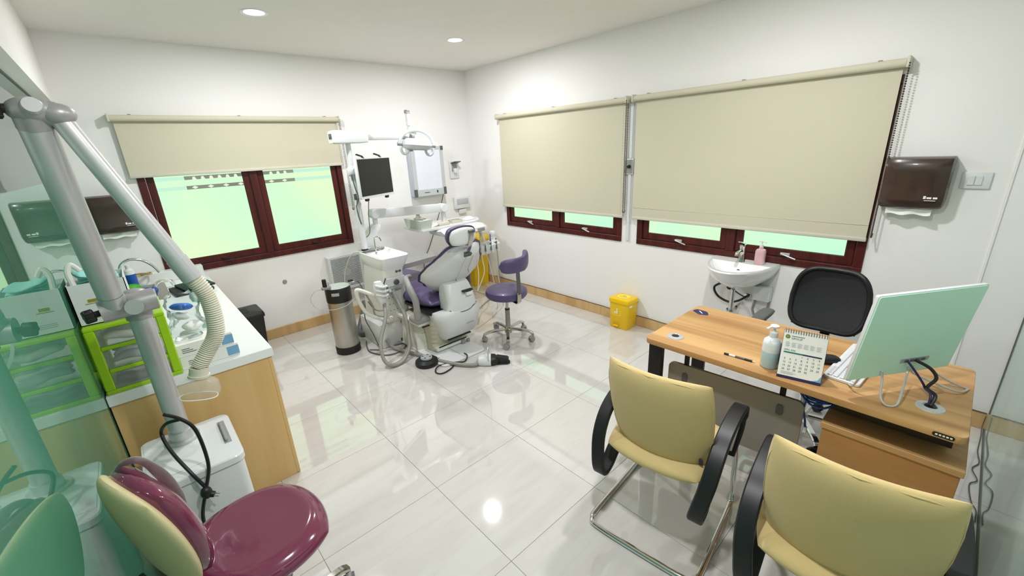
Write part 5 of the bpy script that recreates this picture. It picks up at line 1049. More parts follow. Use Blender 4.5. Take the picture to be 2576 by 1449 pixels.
text('APRIL 2026', 0.0085, PM @ Matrix.Translation((-cw / 2 + 0.010, chh - 0.086, 0)), 'month_lettering', 'tealp', pg)
g = G(); g.prism(rrect(cw - 0.02, 0.0055, 0.0025, 3, 0, chh - 0.0935), 0, 0.0004, m=PM); put(g, 'header_bar', 'tealp', pg)
g = G(); g.prism(rrect((cw - 0.02) / 2, 0.0055, 0.0025, 3, (cw - 0.02) / 4, chh - 0.0935), 0.0002, 0.0006, m=PM); put(g, 'header_bar', 'navy', pg)
for d in range(1, 31):
    i = d + 2; r, c = i // 7, i % 7
    text(str(d), 0.0105, PM @ Matrix.Translation((-cw / 2 + 0.018 + 0.0196 * c, chh - 0.109 - 0.0148 * r, 0)), 'day_number', 'ink', pg, align='CENTER')
g = G()
for r in range(3): g.box((-cw / 2 + 0.012, 0.028 - 0.004 * r, 0), (-cw / 2 + 0.055 + 0.012 * (r % 2), 0.0295 - 0.004 * r, 0.0003), m=PM)
o = put(g, 'foot_print', 'lightink', pg); o['kind'] = 'stuff'
g = G(); g.add([(cw / 2 - 0.001, 0.012, 0.0), (cw / 2 - 0.034, 0.012, 0.0), (cw / 2 - 0.012, 0.020, 0.0), (cw / 2 - 0.001, 0.040, 0.0)] + [(cw / 2 - 0.001, 0.012, 0.0004), (cw / 2 - 0.034, 0.012, 0.0004), (cw / 2 - 0.012, 0.020, 0.0004), (cw / 2 - 0.001, 0.040, 0.0004)], [(0, 1, 2, 3), (4, 5, 6, 7), (0, 1, 5, 4), (1, 2, 6, 5), (2, 3, 7, 6), (3, 0, 4, 7)], PM); put(g, 'corner_print', 'skyblue', pg)

# ================================================================ black mesh office chair behind the desk (faces the desk, -x)
t = thing('office_chair', 'black mesh-back office chair behind the desk', 'office chair', (-0.72, -4.10, 0), PI)
star_base(t, 0.28, 0.11, 0.075, 'chrome', 'black', 'black', a0=0.55, wr=0.026)
g = G(); g.cyl((0, 0, 0.11), (0, 0, 0.40), 0.022, seg=16); put(g, 'gas_cylinder', 'chrome', t, True)
g = G(); g.pad(0.44, 0.43, 0.075, k=0.45, p=6, m=Matrix.Translation((0.03, 0, 0.445))); put(g, 'seat', 'mesh', t, True, weld=True)
g = G(); g.box((-0.12, -0.10, 0.385), (0.12, 0.10, 0.412), 0.006); put(g, 'seat_mechanism', 'black', t, True)
# frame outline of the back
def bk_pt(u, v): # u -1..1 width, v 0..1 height
    w_ = 0.165 + 0.025 * math.sin(PI * min(1, v * 1.05)) - 0.01 * v; return (-0.155 - 0.10 * (v - 0.2) * 0.6 + 0.05 * u * u * 0.8 - 0.03 * math.sin(PI * v), u * w_, 0.615 + 0.355 * v)
out = []
for k in range(48):
    a = k / 48 * 2 * PI; cu, su_ = math.cos(a), math.sin(a); cu = math.copysign(abs(cu) ** 0.42, cu); su_ = math.copysign(abs(su_) ** 0.42, su_)
    out.append(bk_pt(cu, 0.5 + 0.5 * su_))
g = G(); g.tube(out, 0.014, 10, closed=True); bf = put(g, 'back_frame', 'black', t, True)
g = G(); n = 14; v = []
for j in range(n + 1):
    for i in range(n + 1):
        u_, q = -1 + 2 * i / n, -1 + 2 * j / n; k_ = 0.25; v.append(bk_pt(u_ * math.sqrt(1 - k_ * q * q / 2), 0.5 + 0.5 * q * math.sqrt(1 - k_ * u_ * u_ / 2)))
f = [(j * (n + 1) + i, j * (n + 1) + i + 1, (j + 1) * (n + 1) + i + 1, (j + 1) * (n + 1) + i) for j in range(n) for i in range(n)]
g.add(v, f); g.add([(x - 0.003, y, z) for x, y, z in v], f); put(g, 'mesh_panel', 'mesh', t, True)
g = G(); g.ribbon(spline([(-0.08, 0, 0.40), (-0.20, 0, 0.42), (-0.235, 0, 0.52), (-0.215, 0, 0.70)], 5), 0.05, 0.02, (0, 1, 0)); put(g, 'back_stem', 'black', t, True)
for s in (-1, 1):
    g = G(); g.ribbon(spline([(0.0, s * 0.17, 0.41), (0.0, s * 0.255, 0.42), (0.0, s * 0.275, 0.50), (0.0, s * 0.275, 0.675)], 5), 0.04, 0.022, (1, 0, 0)); ar = put(g, 'armrest', 'black', t, True)
    g = G(); g.pad(0.24, 0.08, 0.028, k=0.6, p=5, m=Matrix.Translation((0.02, s * 0.275, 0.688))); put(g, 'arm_pad', 'dgrey', ar, True, weld=True)

# ================================================================ beige visitor chairs (local +x is the front)
def visitor_chair(label, loc, rz):
    t = thing('visitor_chair', label, 'chair', loc, rz, 'beige visitor chairs at the desk')
    # chrome cantilever
    for s in (1,):
        pts = [(-0.05, -0.20, 0.40), (0.18, -0.205, 0.40), (0.245, -0.215, 0.385), (0.275, -0.225, 0.30), (0.275, -0.235, 0.10), (0.262, -0.24, 0.04), (0.20, -0.242, 0.013), (-0.18, -0.25, 0.013), (-0.25, -0.24, 0.013), (-0.275, -0.20, 0.013), (-0.28, 0, 0.013)]
        full_ = pts + [(x, -y, z) for x, y, z in reversed(pts[:-1])]
        g = G(); g.tube(spline(full_, 6), 0.0125, 12); put(g, 'cantilever_frame', 'chrome', t, True)
    for x in (0.05, -0.05):
        g = G(); g.box((x - 0.02, -0.205, 0.388), (x + 0.02, 0.205, 0.394)); put(g, 'cross_bar', 'blackm', t, True)
    g = G(); g.pad(0.47, 0.46, 0.085, k=0.55, p=5, bend=lambda x, y: -0.10 * max(0, x - 0.1) ** 1.5 + 0.10 * y * y - 0.25 * max(0, -x - 0.12) ** 1.2 * -0.3, m=Matrix.Translation((0.0, 0, 0.435))); put(g, 'seat_cushion', 'beige', t, True, weld=True)
    # back pad, curved, slightly leaning
    def shp(u, v):
        w_ = 0.220 + 0.006 * v; return (w_ * u * math.sqrt(1 - 0.16 * v * v), 0.245 * v * math.sqrt(1 - 0.16 * u * u) + 0.012 * (1 - u * u) * (1 if v > 0 else -1.5) * abs(v))
    BMv = frame((-0.20, 0, 0.632), (0, -1, 0), (-0.27, 0, 1))
    sgn = 1 if Vector(BMv.col[2][:3]).x < 0 else -1
    g = G(); g.pad(0, 0, 0.062, p=7, nu=24, nv=24, shape=shp, bend=lambda x, y: -sgn * (1.5 * x * x) - sgn * 0.25 * y * y, m=BMv); bk = put(g, 'backrest', 'beige', t, True, weld=True)
    g = G(); ed = [shp(math.copysign(abs(math.cos(a)) ** 0.3, math.cos(a)) * 0.985, math.copysign(abs(math.sin(a)) ** 0.3, math.sin(a)) * 0.985) for a in [k / 60 * 2 * PI for k in range(60)]]
    g.tube([tuple(BMv @ Vector((x, y, -sgn * (1.5 * x * x) - sgn * 0.25 * y * y + sgn * 0.012))) for x, y in ed], 0.0022, 5, closed=True); put(g, 'seam_piping', 'beige', bk, True)
    g = G(); g.box((-0.268 + 0.02, 0.0, 0.0), (-0.258 + 0.02, 0.001, 0.001)); 
    g = G(); x, y = 0.185, -0.15; z = -sgn * 1.5 * x * x + sgn * 0.024; g.box((x - 0.007, y - 0.015, z), (x + 0.007, y + 0.015, z + sgn * 0.006), m=BMv); put(g, 'brand_tab', 'navy', bk, True)
    for s in (-1, 1):
        y = s * 0.243
        top = [(0.10, y * 0.95, 0.40), (0.15, y, 0.51), (0.172, y, 0.595), (0.15, y, 0.622), (0.05, y, 0.625), (-0.07, y, 0.60), (-0.155, y, 0.545), (-0.21, y * 0.98, 0.46), (-0.24, y * 0.92, 0.37), (-0.245, y * 0.88, 0.315), (-0.222, y * 0.87, 0.29), (-0.17, y * 0.87, 0.305), (-0.10, y * 0.86, 0.365), (0.0, y * 0.85, 0.395)]
        P = spline(top, 6); N = len(P); wd = [0.05 if i < N * 0.12 else 0.06 for i in range(N)]
        g = G(); g.ribbon(P, wd, 0.022, (0, 1, 0)); ar = put(g, 'armrest', 'black', t, True)
        g = G(); g.ribbon([(0.09, y * 0.96, 0.43), (0.128, y, 0.545)], 0.022, 0.008, (0, 1, 0)); put(g, 'arm_strut', 'alu', ar, True)
    return t
visitor_chair('beige fabric visitor chair with black arms facing the desk, whole chair in view', (-1.888, -3.835, 0), math.radians(6))
visitor_chair('beige fabric visitor chair at the bottom right edge, beside the glass partition', (-1.975, -4.49, 0), math.radians(5))
# tangled cable along the foot of the desk-end glass
g = G(); g.tube(spline([(-0.03, GY + 0.012, 0.10), (-0.05, GY + 0.014, 0.03), (-0.12, GY + 0.012, 0.006), (-0.30, GY + 0.02, 0.006), (-0.42, GY + 0.012, 0.006), (-0.50, GY + 0.035, 0.006), (-0.60, GY + 0.015, 0.008), (-0.66, GY + 0.04, 0.006), (-0.80, GY + 0.03, 0.006), (-0.86, GY + 0.012, 0.006), (-0.95, GY + 0.012, 0.006)], 8), 0.0027, 6)
tag(put(g, 'loose_cable', 'dgrey', base=(-0.4, GY + 0.02, 0)), 'thin grey cable lying along the foot of the desk-end glass', 'cable')
# ================================================================ counter along the left glass
CBX, CFY = -3.10, -2.226
t = thing('base_cabinet', 'light oak base cabinet carrying the white worktop', 'cabinet', (-3.40, -1.15, 0))
g = G(); g.box((GX + 0.004, CFY, 0.0), (CBX, -0.02, 0.752), 0.002, 1); put(g, 'carcass', 'cab', t)
for k in range(4):
    y0 = CFY + 0.02 + 0.54 * k; g = G(); g.box((CBX, y0 - (0.02 if k == 0 else 0), 0.004), (CBX + 0.018, y0 + 0.53, 0.748), 0.002, 1); dr = put(g, 'door', 'cab', t)
    g = G(); g.box((CBX + 0.018, y0 + 0.47, 0.58), (CBX + 0.03, y0 + 0.482, 0.70), 0.003, 1); put(g, 'handle', 'alu', dr)
t = thing('worktop', 'white worktop of the counter along the green glass', 'worktop', (-3.40, -1.15, 0.752))
g = G(); g.box((GX + 0.002, -2.236, 0.752), (-3.072, -0.002, 0.80), 0.002, 1); put(g, 'slab', 'top', t)
g = G(); g.box((GX + 0.004, -0.10, 0.80), (-3.085, -0.014, 0.885), 0.003, 1); put(g, 'upstand', 'top', t)
# stainless sink with gooseneck tap
t = thing('counter_sink', 'stainless steel sink with gooseneck tap in the counter', 'sink', (-3.42, -0.42, 0.80))
def q4(x0, x1, y0, y1, r): return [(x, y) for x, y in rrect(x1 - x0, y1 - y0, r, 4, (x0 + x1) / 2, (y0 + y1) / 2)]
g = G(); g.loft([[(x, y, 0.8005) for x, y in q4(-3.66, -3.37, -0.70, -0.13, 0.03)], [(x, y, 0.806) for x, y in q4(-3.66, -3.37, -0.70, -0.13, 0.03)], [(x, y, 0.806) for x, y in q4(-3.64, -3.39, -0.68, -0.15, 0.03)], [(x, y, 0.802) for x, y in q4(-3.62, -3.41, -0.66, -0.17, 0.04)]]); put(g, 'bowl', 'steel', t)
g = G(); g.lathe([(0.024, 0.806), (0.02, 0.83), (0.013, 0.84), (0, 0.84)], (-3.60, -0.40, 0), 18); g.tube(spline([(-3.60, -0.40, 0.83), (-3.605, -0.40, 0.96), (-3.59, -0.40, 1.04), (-3.53, -0.40, 1.075), (-3.46, -0.40, 1.055), (-3.41, -0.40, 1.0), (-3.385, -0.40, 0.945)], 8), 0.0095, 12); put(g, 'gooseneck_tap', 'chrome', t)
g = G(); g.tube(spline([(-3.46, -0.46, 0.812), (-3.43, -0.42, 0.86), (-3.39, -0.40, 0.875), (-3.34, -0.36, 0.86), (-3.32, -0.34, 0.815)], 6), 0.013, 10); tag(put(g, 'lever_tap', 'chrome', base=(-3.4, -0.4, 0.80)), 'bent chrome tap lever lying by the counter sink', 'tap')
t = thing('folder_stack', 'dark green folded cloth on a black folder at the counter edge', 'folder', (-3.22, -0.56, 0.80))
FMx = Matrix.Translation((-3.215, -0.58, 0.8005)) @ Matrix.Rotation(0.1, 4, 'Z')
g = G(); g.box((-0.14, -0.14, 0.0), (0.10, 0.12, 0.024), 0.003, 1, m=FMx); put(g, 'black_folder', 'black', t)
g = G(); g.box((-0.09, -0.11, 0.024), (0.115, 0.13, 0.040), 0.006, 2, m=FMx @ Matrix.Rotation(0.08, 4, 'Z')); put(g, 'green_cloth', 'dgreen', t)
t = thing('blue_bottle', 'white and blue detergent bottle behind the counter tap', 'bottle', (-3.58, -0.25, 0.806))
g = G(); g.lathe([(0, 0.0), (0.034, 0.0), (0.036, 0.01), (0.036, 0.13), (0, 0.13)], (-3.56, -0.22, 0.806), 24); put(g, 'body', 'blue', t)
g = G(); g.lathe([(0.0355, 0.13), (0.03, 0.16), (0.014, 0.175), (0.014, 0.20), (0.01, 0.205), (0, 0.205)], (-3.56, -0.22, 0.806), 24); put(g, 'cap', 'white', t)
g = G(); g.pad(0.13, 0.09, 0.07, k=0.9, p=2.5, m=Matrix.Translation((-3.58, -0.32, 0.842))); tag(put(g, 'green_scrubber', mat('green_sponge', (70, 170, 40), 0.5), weld=True, base=(-3.58, -0.32, 0.806)), 'bright green scrubbing pad beside the blue bottle', 'sponge')
g = G(); rg = [[(-3.53 + (0.10 * k) * math.cos(a) * (1 + 0.12 * math.sin(4 * a)), -0.62 + (0.08 * k) * math.sin(a) * (1 + 0.1 * math.cos(3 * a)), z) for a in [j / 24 * 2 * PI for j in range(24)]] for z, k in ((0.807, 0.8), (0.86, 1.0), (0.88, 0.9), (0.888, 0.5))]
g.loft(rg); tag(put(g, 'blue_cloth', mat('blue_cloth', (52, 84, 150), 0.8), base=(-3.53, -0.62, 0.806)), 'folded blue cloth on the counter behind the suction column', 'cloth')
g = G(); g.tube(spline([(-3.50 + 0.07 * math.cos(a), -0.14 + 0.02 * math.sin(2 * a), 0.893 + 0.004 * math.sin(3 * a) + 0.001 * k) for k, a in enumerate([q * 0.7 for q in range(18)])], 4), 0.005, 6); tag(put(g, 'tan_cord', 'yellowtan', base=(-3.5, -0.14, 0.885)), 'coiled tan cord on the ledge behind the counter sink', 'cord')

# green drawer tower
t = thing('drawer_tower', 'lime green three-drawer plastic tower against the glass', 'drawer tower', (-3.58, -2.05, 0.80))
x0, x1, y0, y1, z0, z1 = -3.712, -3.445, -2.222, -1.89, 0.80, 1.11
zs = [0.80, 0.9, 1.0, 1.10]
for nm, a, b in (('bottom_rail', (x0, y0, z0), (x1, y1, z0 + 0.018)), ('top_panel', (x0, y0, z1 - 0.018), (x1, y1, z1))):
    g = G(); g.box(a, b, 0.004, 1); put(g, nm, 'green', t)
for x in (x0, x1 - 0.034):
    g = G(); g.box((x, y0, z0 + 0.018), (x + 0.034, y0 + 0.03, z1 - 0.018), 0.004, 1); put(g, 'front_post', 'green', t)
    g = G(); g.box((x, y1 - 0.03, z0 + 0.018), (x + 0.034, y1, z1 - 0.018), 0.004, 1); put(g, 'rear_post', 'green', t)
for k in (1, 2):
    z = z0 + 0.310 * k / 3; g = G(); g.box((x0 + 0.034, y0, z - 0.008), (x1 - 0.034, y0 + 0.026, z + 0.008), 0.003, 1); put(g, 'drawer_rail', 'green', t)
g = G(); g.box((x1 - 0.008, y0 + 0.03, z0 + 0.018), (x1 - 0.004, y1 - 0.03, z1 - 0.018)); put(g, 'side_panel', 'drawer', t)
g = G(); g.box((x0 + 0.03, y1 - 0.006, z0 + 0.018), (x1 - 0.03, y1 - 0.002, z1 - 0.018)); put(g, 'rear_panel', 'drawer', t)
for k in range(3):
    a, b = z0 + 0.310 * k / 3 + (0.018 if k == 0 else 0.009), z0 + 0.310 * (k + 1) / 3 - (0.018 if k == 2 else 0.009)
    g = G(); g.box((x0 + 0.035, y0 + 0.006, a), (x1 - 0.035, y0 + 0.009, b)); g.box((x0 + 0.035, y0 + 0.009, a), (x1 - 0.035, y1 - 0.03, a + 0.003)); dr = put(g, 'drawer', 'drawer', t)
    for q in range(3):
        g = G(); rs = random.Random(k * 10 + q); g.pad(0.16 + 0.02 * rs.random(), 0.06, 0.035, k=0.5, p=3, bend=lambda x, y, s=rs.random() * 6: 0.008 * math.sin(40 * x + s), m=Matrix.Translation((-3.58 + 0.02 * (rs.random() - 0.5), y0 + 0.05 + 0.06 * q, a + 0.026)) @ Matrix.Rotation(0.4 * (rs.random() - 0.5), 4, 'Z'))
        put(g, 'packed_pouch', ('dgrey', 'paper', 'paper')[(k + q) % 3] if k == 0 else ('paper', 'lightink')[(k + q) % 2], dr, weld=True)
# white box with masks on the tower
t = thing('mask_box', 'white carton box filled with teal masks on the green drawer tower', 'box', (-3.62, -2.08, 1.11))
bx0, bx1, by0, by1, bz0, bz1 = -3.712, -3.535, -2.18, -1.96, 1.111, 1.285
g = G()
for a, b in (((bx0, by0, bz0), (bx1, by0 + 0.003, bz1)), ((bx0, by1 - 0.003, bz0), (bx1, by1, bz1)), ((bx0, by0, bz0), (bx0 + 0.003, by1, bz1)), ((bx1 - 0.003, by0, bz0), (bx1, by1, bz1)), ((bx0, by0, bz0), (bx1, by1, bz0 + 0.003))): g.box(a, b)
ct = put(g, 'carton', mat('white_carton', (226, 228, 228), 0.5), t, smooth=0)
g = G(); g.box((-3.665, by0 - 0.001, 1.205), (-3.635, by0 + 0.001, 1.218)); g.box((-3.675, by0 - 0.001, 1.198), (-3.625, by0 + 0.001, 1.201)); put(g, 'carton_print', 'gold', ct)
g = G()
for r in range(3): g.box((-3.67, by0 - 0.001, 1.135 + 0.007 * r), (-3.59, by0 + 0.001, 1.137 + 0.007 * r))
o = put(g, 'fine_print', 'lightink', ct); o['kind'] = 'stuff'
for k in range(5):
    g = G(); rs = random.Random(k); g.pad(0.13, 0.09, 0.018, k=0.3, p=3, bend=lambda x, y, s=k: 0.012 * math.sin(30 * x + s) + 0.01 * math.sin(25 * y), m=Matrix.Translation((-3.625 + 0.01 * rs.random(), -2.07 + 0.03 * (rs.random() - 0.5), 1.255 + 0.013 * k)) @ Matrix.Rotation(rs.random(), 4, 'Z')); put(g, 'mask', 'teal', t, weld=True)
g = G(); g.tube(spline([(-3.69, -2.14, 1.27), (-3.695, -2.13, 1.33), (-3.68, -2.12, 1.36), (-3.66, -2.11, 1.33)], 5), 0.010, 8); put(g, 'rolled_sheet', 'paper', t)
g = G(); g.ribbon(spline([(-3.545, -2.19, 1.17), (-3.54, -2.226, 1.10), (-3.52, -2.23, 1.05), (-3.495, -2.232, 1.01), (-3.505, -2.234, 0.985), (-3.52, -2.232, 0.96)], 6), 0.010, 0.0012, (0.8, -0.3, 0.3)); tag(put(g, 'paper_strip', 'paper', base=(-3.52, -2.23, 0.96)), 'thin white paper strip dangling over the green drawers', 'paper')
# plastic bag with blue packs on the tower
t = thing('plastic_bag', 'crumpled clear plastic bag with blue packs behind the green tower', 'plastic bag', (-3.40, -1.80, 0.80))
g = G(); rg = []
for i in range(11):
    z = 0.801 + 0.26 * i / 10; k = 1.0 + 0.15 * math.sin(i * 0.9) - 0.35 * (i / 10) ** 2
    rg.append([(-3.36 + 0.085 * k * math.cos(a) * (1 + 0.14 * math.sin(5 * a + i) + 0.08 * math.sin(9 * a - 2 * i)), -1.76 + 0.10 * k * math.sin(a) * (1 + 0.12 * math.cos(4 * a + 1.7 * i)), z + 0.008 * math.sin(6 * a + i)) for a in [j / 28 * 2 * PI for j in range(28)]])
g.loft(rg, caps=False); put(g, 'bag', 'bagp', t, smooth=60)
for k in range(4):
    g = G(); g.pad(0.10, 0.07, 0.04, k=0.5, p=3, m=Matrix.Translation((-3.36 + 0.02 * math.sin(k * 2), -1.76 + 0.02 * math.cos(k * 3), 0.825 + 0.058 * k)) @ Matrix.Rotation(k * 0.8, 4, 'Z') @ Matrix.Rotation(0.3, 4, 'X')); put(g, 'blue_pack', 'bagblue' if k == 3 else 'paper', t, weld=True)
# two glove boxes
for k, (dz, dx, lab) in enumerate(((0.0, 0.0, 'white and blue glove box lying on the worktop, under another'), (0.063, -0.012, 'white and blue glove box stacked on top of another'))):
    t = thing('glove_box', lab, 'box', (-3.325 + dx, -2.12, 0.801 + dz), 0, 'glove boxes on the counter')
    a, b = (-3.445 + dx, -2.19, 0.8005 + dz), (-3.208 + dx, -2.06, 0.8625 + dz)
    g = G(); g.box(a, b, 0.0015, 1); bd = put(g, 'carton', 'paper', t)
    g = G(); g.box((b[0] - 0.05, a[1] - 0.0006, a[2] + 0.006), (b[0] + 0.0006, b[1] - 0.01, a[2] + 0.052)); put(g, 'blue_print', 'skyblue', bd)
    g = G(); g.box((b[0] - 0.0005, a[1] + 0.01, a[2] + 0.008), (b[0] + 0.0012, b[1] - 0.03, a[2] + 0.035)); put(g, 'blue_end_print', 'blue', bd)
    g = G()
    for r in range(3): g.box((a[0] + 0.03, a[1] - 0.001, a[2] + 0.018 + 0.009 * r), (a[0] + 0.085 - 0.012 * r, a[1] + 0.001, a[2] + 0.021 + 0.009 * r))
    o = put(g, 'fine_print', 'ink', bd); o['kind'] = 'stuff'
g = G(); g.pad(0.11, 0.08, 0.02, k=0.6, p=3, bend=lambda x, y: 0.006 * math.sin(60 * x) * math.cos(50 * y), m=Matrix.Translation((-3.38, -2.12, 0.938))); tag(put(g, 'clear_pouch', 'bagp', weld=True, base=(-3.38, -2.12, 0.926)), 'small clear plastic pouch on the upper glove box', 'pouch')

# ================================================================ mobile suction unit with jointed arm
UX0, UX1, UY0, UY1, UZ = -3.662, -3.342, -2.755, -2.36, 0.60
t = thing('suction_unit', 'white mobile suction cabinet with a jointed aluminium arm and clear hood', 'suction unit', (-3.50, -2.55, 0))
g = G(); g.prism(quad(UX0 + 0.006, UX1 - 0.006, UY0 + 0.006, UY1 - 0.006, 0.03), 0.06, 0.565, bev=0.004); put(g, 'cabinet', 'white', t)
g = G(); g.prism(quad(UX0, UX1, UY0, UY1, 0.035), 0.565, UZ, bev=0.005); lidp = put(g, 'top_cover', 'whitem', t)
g = G(); g.box((-3.392, -2.63, UZ - 0.001), (-3.366, -2.43, UZ + 0.002)); g.box((-3.388, -2.62, UZ + 0.002), (-3.378, -2.45, UZ + 0.014), 0.003, 1); put(g, 'cover_grip', 'grey', lidp)
g = G(); g.box((-3.65, -2.70, UZ - 0.0005), (-3.45, -2.38, UZ + 0.0015)); put(g, 'cover_recess', 'white', lidp)
for x in (UX0 + 0.04, UX1 - 0.04):
    for y in (UY0 + 0.04, UY1 - 0.04):
        g = G(); g.cyl((x - 0.012, y, 0.027), (x + 0.012, y, 0.027), 0.027, seg=16); g.cyl((x, y, 0.03), (x, y, 0.062), 0.012, seg=10); put(g, 'castor', 'dgrey', t)
QX, QY = -3.518, -2.455
g = G(); g.cyl((QX, QY, UZ + 0.001), (QX, QY, UZ + 0.012), 0.062, seg=28); g.cyl((QX, QY, UZ + 0.012), (QX, QY, UZ + 0.05), 0.045, 0.042, 28); put(g, 'column_foot', 'alu', t)
g = G(); g.cyl((QX, QY, UZ + 0.05), (QX, QY, 1.19), 0.036, seg=32); cl_ = put(g, 'column', 'alu', t)
J1 = Vector((-3.535, -2.50, 1.235)); J2 = Vector((-3.582, -2.80, 1.885)); J2b = Vector((-3.532, -2.80, 1.875)); J3 = Vector((-3.352, -2.80, 1.372))
# lower joint: two crossing barrels
g = G(); g.cyl((QX, QY, 1.17), (QX, QY, 1.26), 0.042, 0.042, 28); g.cyl((QX - 0.10, QY - 0.045, 1.232), (QX + 0.062, QY - 0.03, 1.24), 0.042, seg=28); g.sphere((QX + 0.005, QY - 0.01, 1.258), (0.048, 0.045, 0.03)); jl = put(g, 'lower_joint', 'cast', t)
g = G(); g.cyl((QX + 0.062, QY - 0.03, 1.24), (QX + 0.068, QY - 0.03, 1.24), 0.036, seg=24); put(g, 'joint_cap', 'alu', jl)
g = G(); g.cyl((QX - 0.005, QY - 0.083, 1.235), (QX - 0.004, QY - 0.092, 1.236), 0.028, seg=24); put(g, 'joint_cap', 'alu', jl)
def knob(c, d, par):
    d = Vector(d).normalized(); o_ = d.orthogonal().normalized(); b_ = d.cross(o_); g = G(); ring = []
    for k in range(36):
        a = k / 36 * 2 * PI; r = 0.024 * (1 + 0.14 * math.cos(6 * a)); ring.append(o_ * (r * math.cos(a)) + b_ * (r * math.sin(a)))
    c = Vector(c); g.loft([[tuple(c + p * s + d * h) for p in ring] for h, s in ((0, 0.8), (0.004, 1.0), (0.026, 1.0), (0.03, 0.85))]); g.cyl(tuple(c - d * 0.02), tuple(c), 0.012, seg=12); put(g, 'clamp_knob', 'black', par)
knob((QX - 0.115, QY - 0.05, 1.228), (-1, -0.25, -0.1), jl)
A_ = Vector((QX - 0.055, QY - 0.05, 1.25)); g = G(); dA = (J2 - A_).normalized(); g.cyl(tuple(A_), tuple(J2 - dA * 0.03), 0.037, seg=32); a1 = put(g, 'lower_arm_tube', 'alu', t)
g = G()
for f_ in (0.07, 0.94): g.cyl(tuple(A_ + (J2 - A_) * f_), tuple(A_ + (J2 - A_) * (f_ + 0.004)), 0.0374, seg=32)
o = put(g, 'tube_seam', 'grey', a1); o['kind'] = 'stuff'
g = G(); g.sphere(tuple(J2 + Vector((0.005, 0, 0.0))), (0.052, 0.045, 0.034), 24, 14); g.sphere(tuple(J2b + Vector((0.0, 0, 0.0))), (0.042, 0.04, 0.03), 24, 14); g.cyl(tuple(J2), tuple(J2b), 0.036, 0.032, 24); g.cyl(tuple(J2 - dA * 0.045), tuple(J2 + dA * 0.0), 0.0385, 0.038, 28); je = put(g, 'elbow_joint', 'cast', t)
knob((J2.x - 0.046, J2.y - 0.012, J2.z + 0.003), (-1, -0.1, 0.05), je)
g = G(); g.cyl((J2.x + 0.012, J2.y - 0.04, J2.z + 0.008), (J2.x + 0.013, J2.y - 0.05, J2.z + 0.010), 0.022, 0.019, 24); put(g, 'elbow_cap', 'alu', je)
dB = (J3 - J2b).normalized(); g = G(); g.cyl(tuple(J2b + dB * 0.02), tuple(J3), 0.025, 0.0285, 28); a2 = put(g, 'upper_arm_tube', 'alu', t)
g = G(); g.cyl(tuple(J3 - dB * 0.06), tuple(J3 + dB * 0.02), 0.0305, seg=28); put(g, 'tube_end_sleeve', 'alu', a2)
HB = Vector((-3.402, -2.79, 1.03)); g = G(); hp = spline([tuple(J3 + dB * 0.01), tuple(J3 + dB * 0.07 + Vector((0.006, 0, -0.01))), (-3.316, -2.80, 1.22), (-3.325, -2.795, 1.14), (-3.36, -2.79, 1.085), tuple(HB)], 20)
g.tube(hp, [0.026 + 0.0022 * (1 if (i % 2) else -1) for i in range(len(hp))], 20); put(g, 'ribbed_hose', 'ribbed', t)
hdv = (HB - Vector((-3.36, -2.79, 1.085))).normalized(); HD = Vector((-0.22, 0.02, -0.97)).normalized()
g = G(); g.cyl(tuple(HB), tuple(HB + HD * 0.03), 0.029, 0.030, 24); g.cyl(tuple(HB + HD * 0.028), tuple(HB + HD * 0.036), 0.034, seg=24); put(g, 'hood_collar', 'ribbed', t)
HMx = frame(tuple(HB + HD * 0.036), (0.95, -0.2, -0.22), (0.2, 0.97, 0.0)); dn = 1 if Vector(HMx.col[2][:3]).dot(HD) > 0 else -1
g = G(); rg = []
for z, rx, ry in ((0, 0.029, 0.029), (0.006, 0.033, 0.030), (0.012, 0.046, 0.033), (0.022, 0.060, 0.036), (0.045, 0.068, 0.037), (0.065, 0.066, 0.037), (0.078, 0.058, 0.034), (0.079, 0.056, 0.032), (0.065, 0.064, 0.035), (0.045, 0.066, 0.035), (0.022, 0.058, 0.034), (0.012, 0.044, 0.031), (0.006, 0.031, 0.028), (0, 0.026, 0.026)):
    rg.append([tuple(HMx @ Vector((rx * math.copysign(abs(math.cos(a)) ** 0.8, math.cos(a)), ry * math.copysign(abs(math.sin(a)) ** 0.8, math.sin(a)), z * dn))) for a in [k / 32 * 2 * PI for k in range(32)]])
g.loft(rg, caps=False); hdq = put(g, 'clear_hood', 'hood', t)
g = G(); g.tube([tuple(HMx @ Vector((0.057 * math.copysign(abs(math.cos(a)) ** 0.8, math.cos(a)), 0.033 * math.copysign(abs(math.sin(a)) ** 0.8, math.sin(a)), 0.079 * dn))) for a in [k / 36 * 2 * PI for k in range(36)]], 0.0018, 6, closed=True); put(g, 'hood_rim_glint', 'paper', hdq)  # white colour paints the bright edge highlight of the clear hood
# power cable tied in a loop, plug hanging in front
g = G(); g.tube(spline([(-3.538, -2.74, 0.873), (-3.50, -2.73, 0.83), (-3.471, -2.74, 0.782), (-3.462, -2.745, 0.70), (-3.466, -2.765, 0.61), (-3.492, -2.775, 0.535), (-3.505, -2.775, 0.50), (-3.53, -2.775, 0.42), (-3.54, -2.77, 0.30)], 8), 0.0065, 8)
pc = put(g, 'power_cable', 'black', t)
g = G(); g.tube(spline([(-3.50, -2.735, 0.83), (-3.545, -2.67, 0.80), (-3.57, -2.60, 0.73), (-3.555, -2.68, 0.68), (-3.52, -2.76, 0.61), (-3.495, -2.775, 0.54)], 8), 0.0065, 8); put(g, 'power_cable', 'black', t)
g = G(); g.sphere((-3.497, -2.778, 0.515), (0.02, 0.02, 0.026), 14, 8); g.cyl((-3.497, -2.778, 0.51), (-3.475, -2.79, 0.50), 0.014, 0.011, 14); pl_ = put(g, 'plug', 'black', pc)
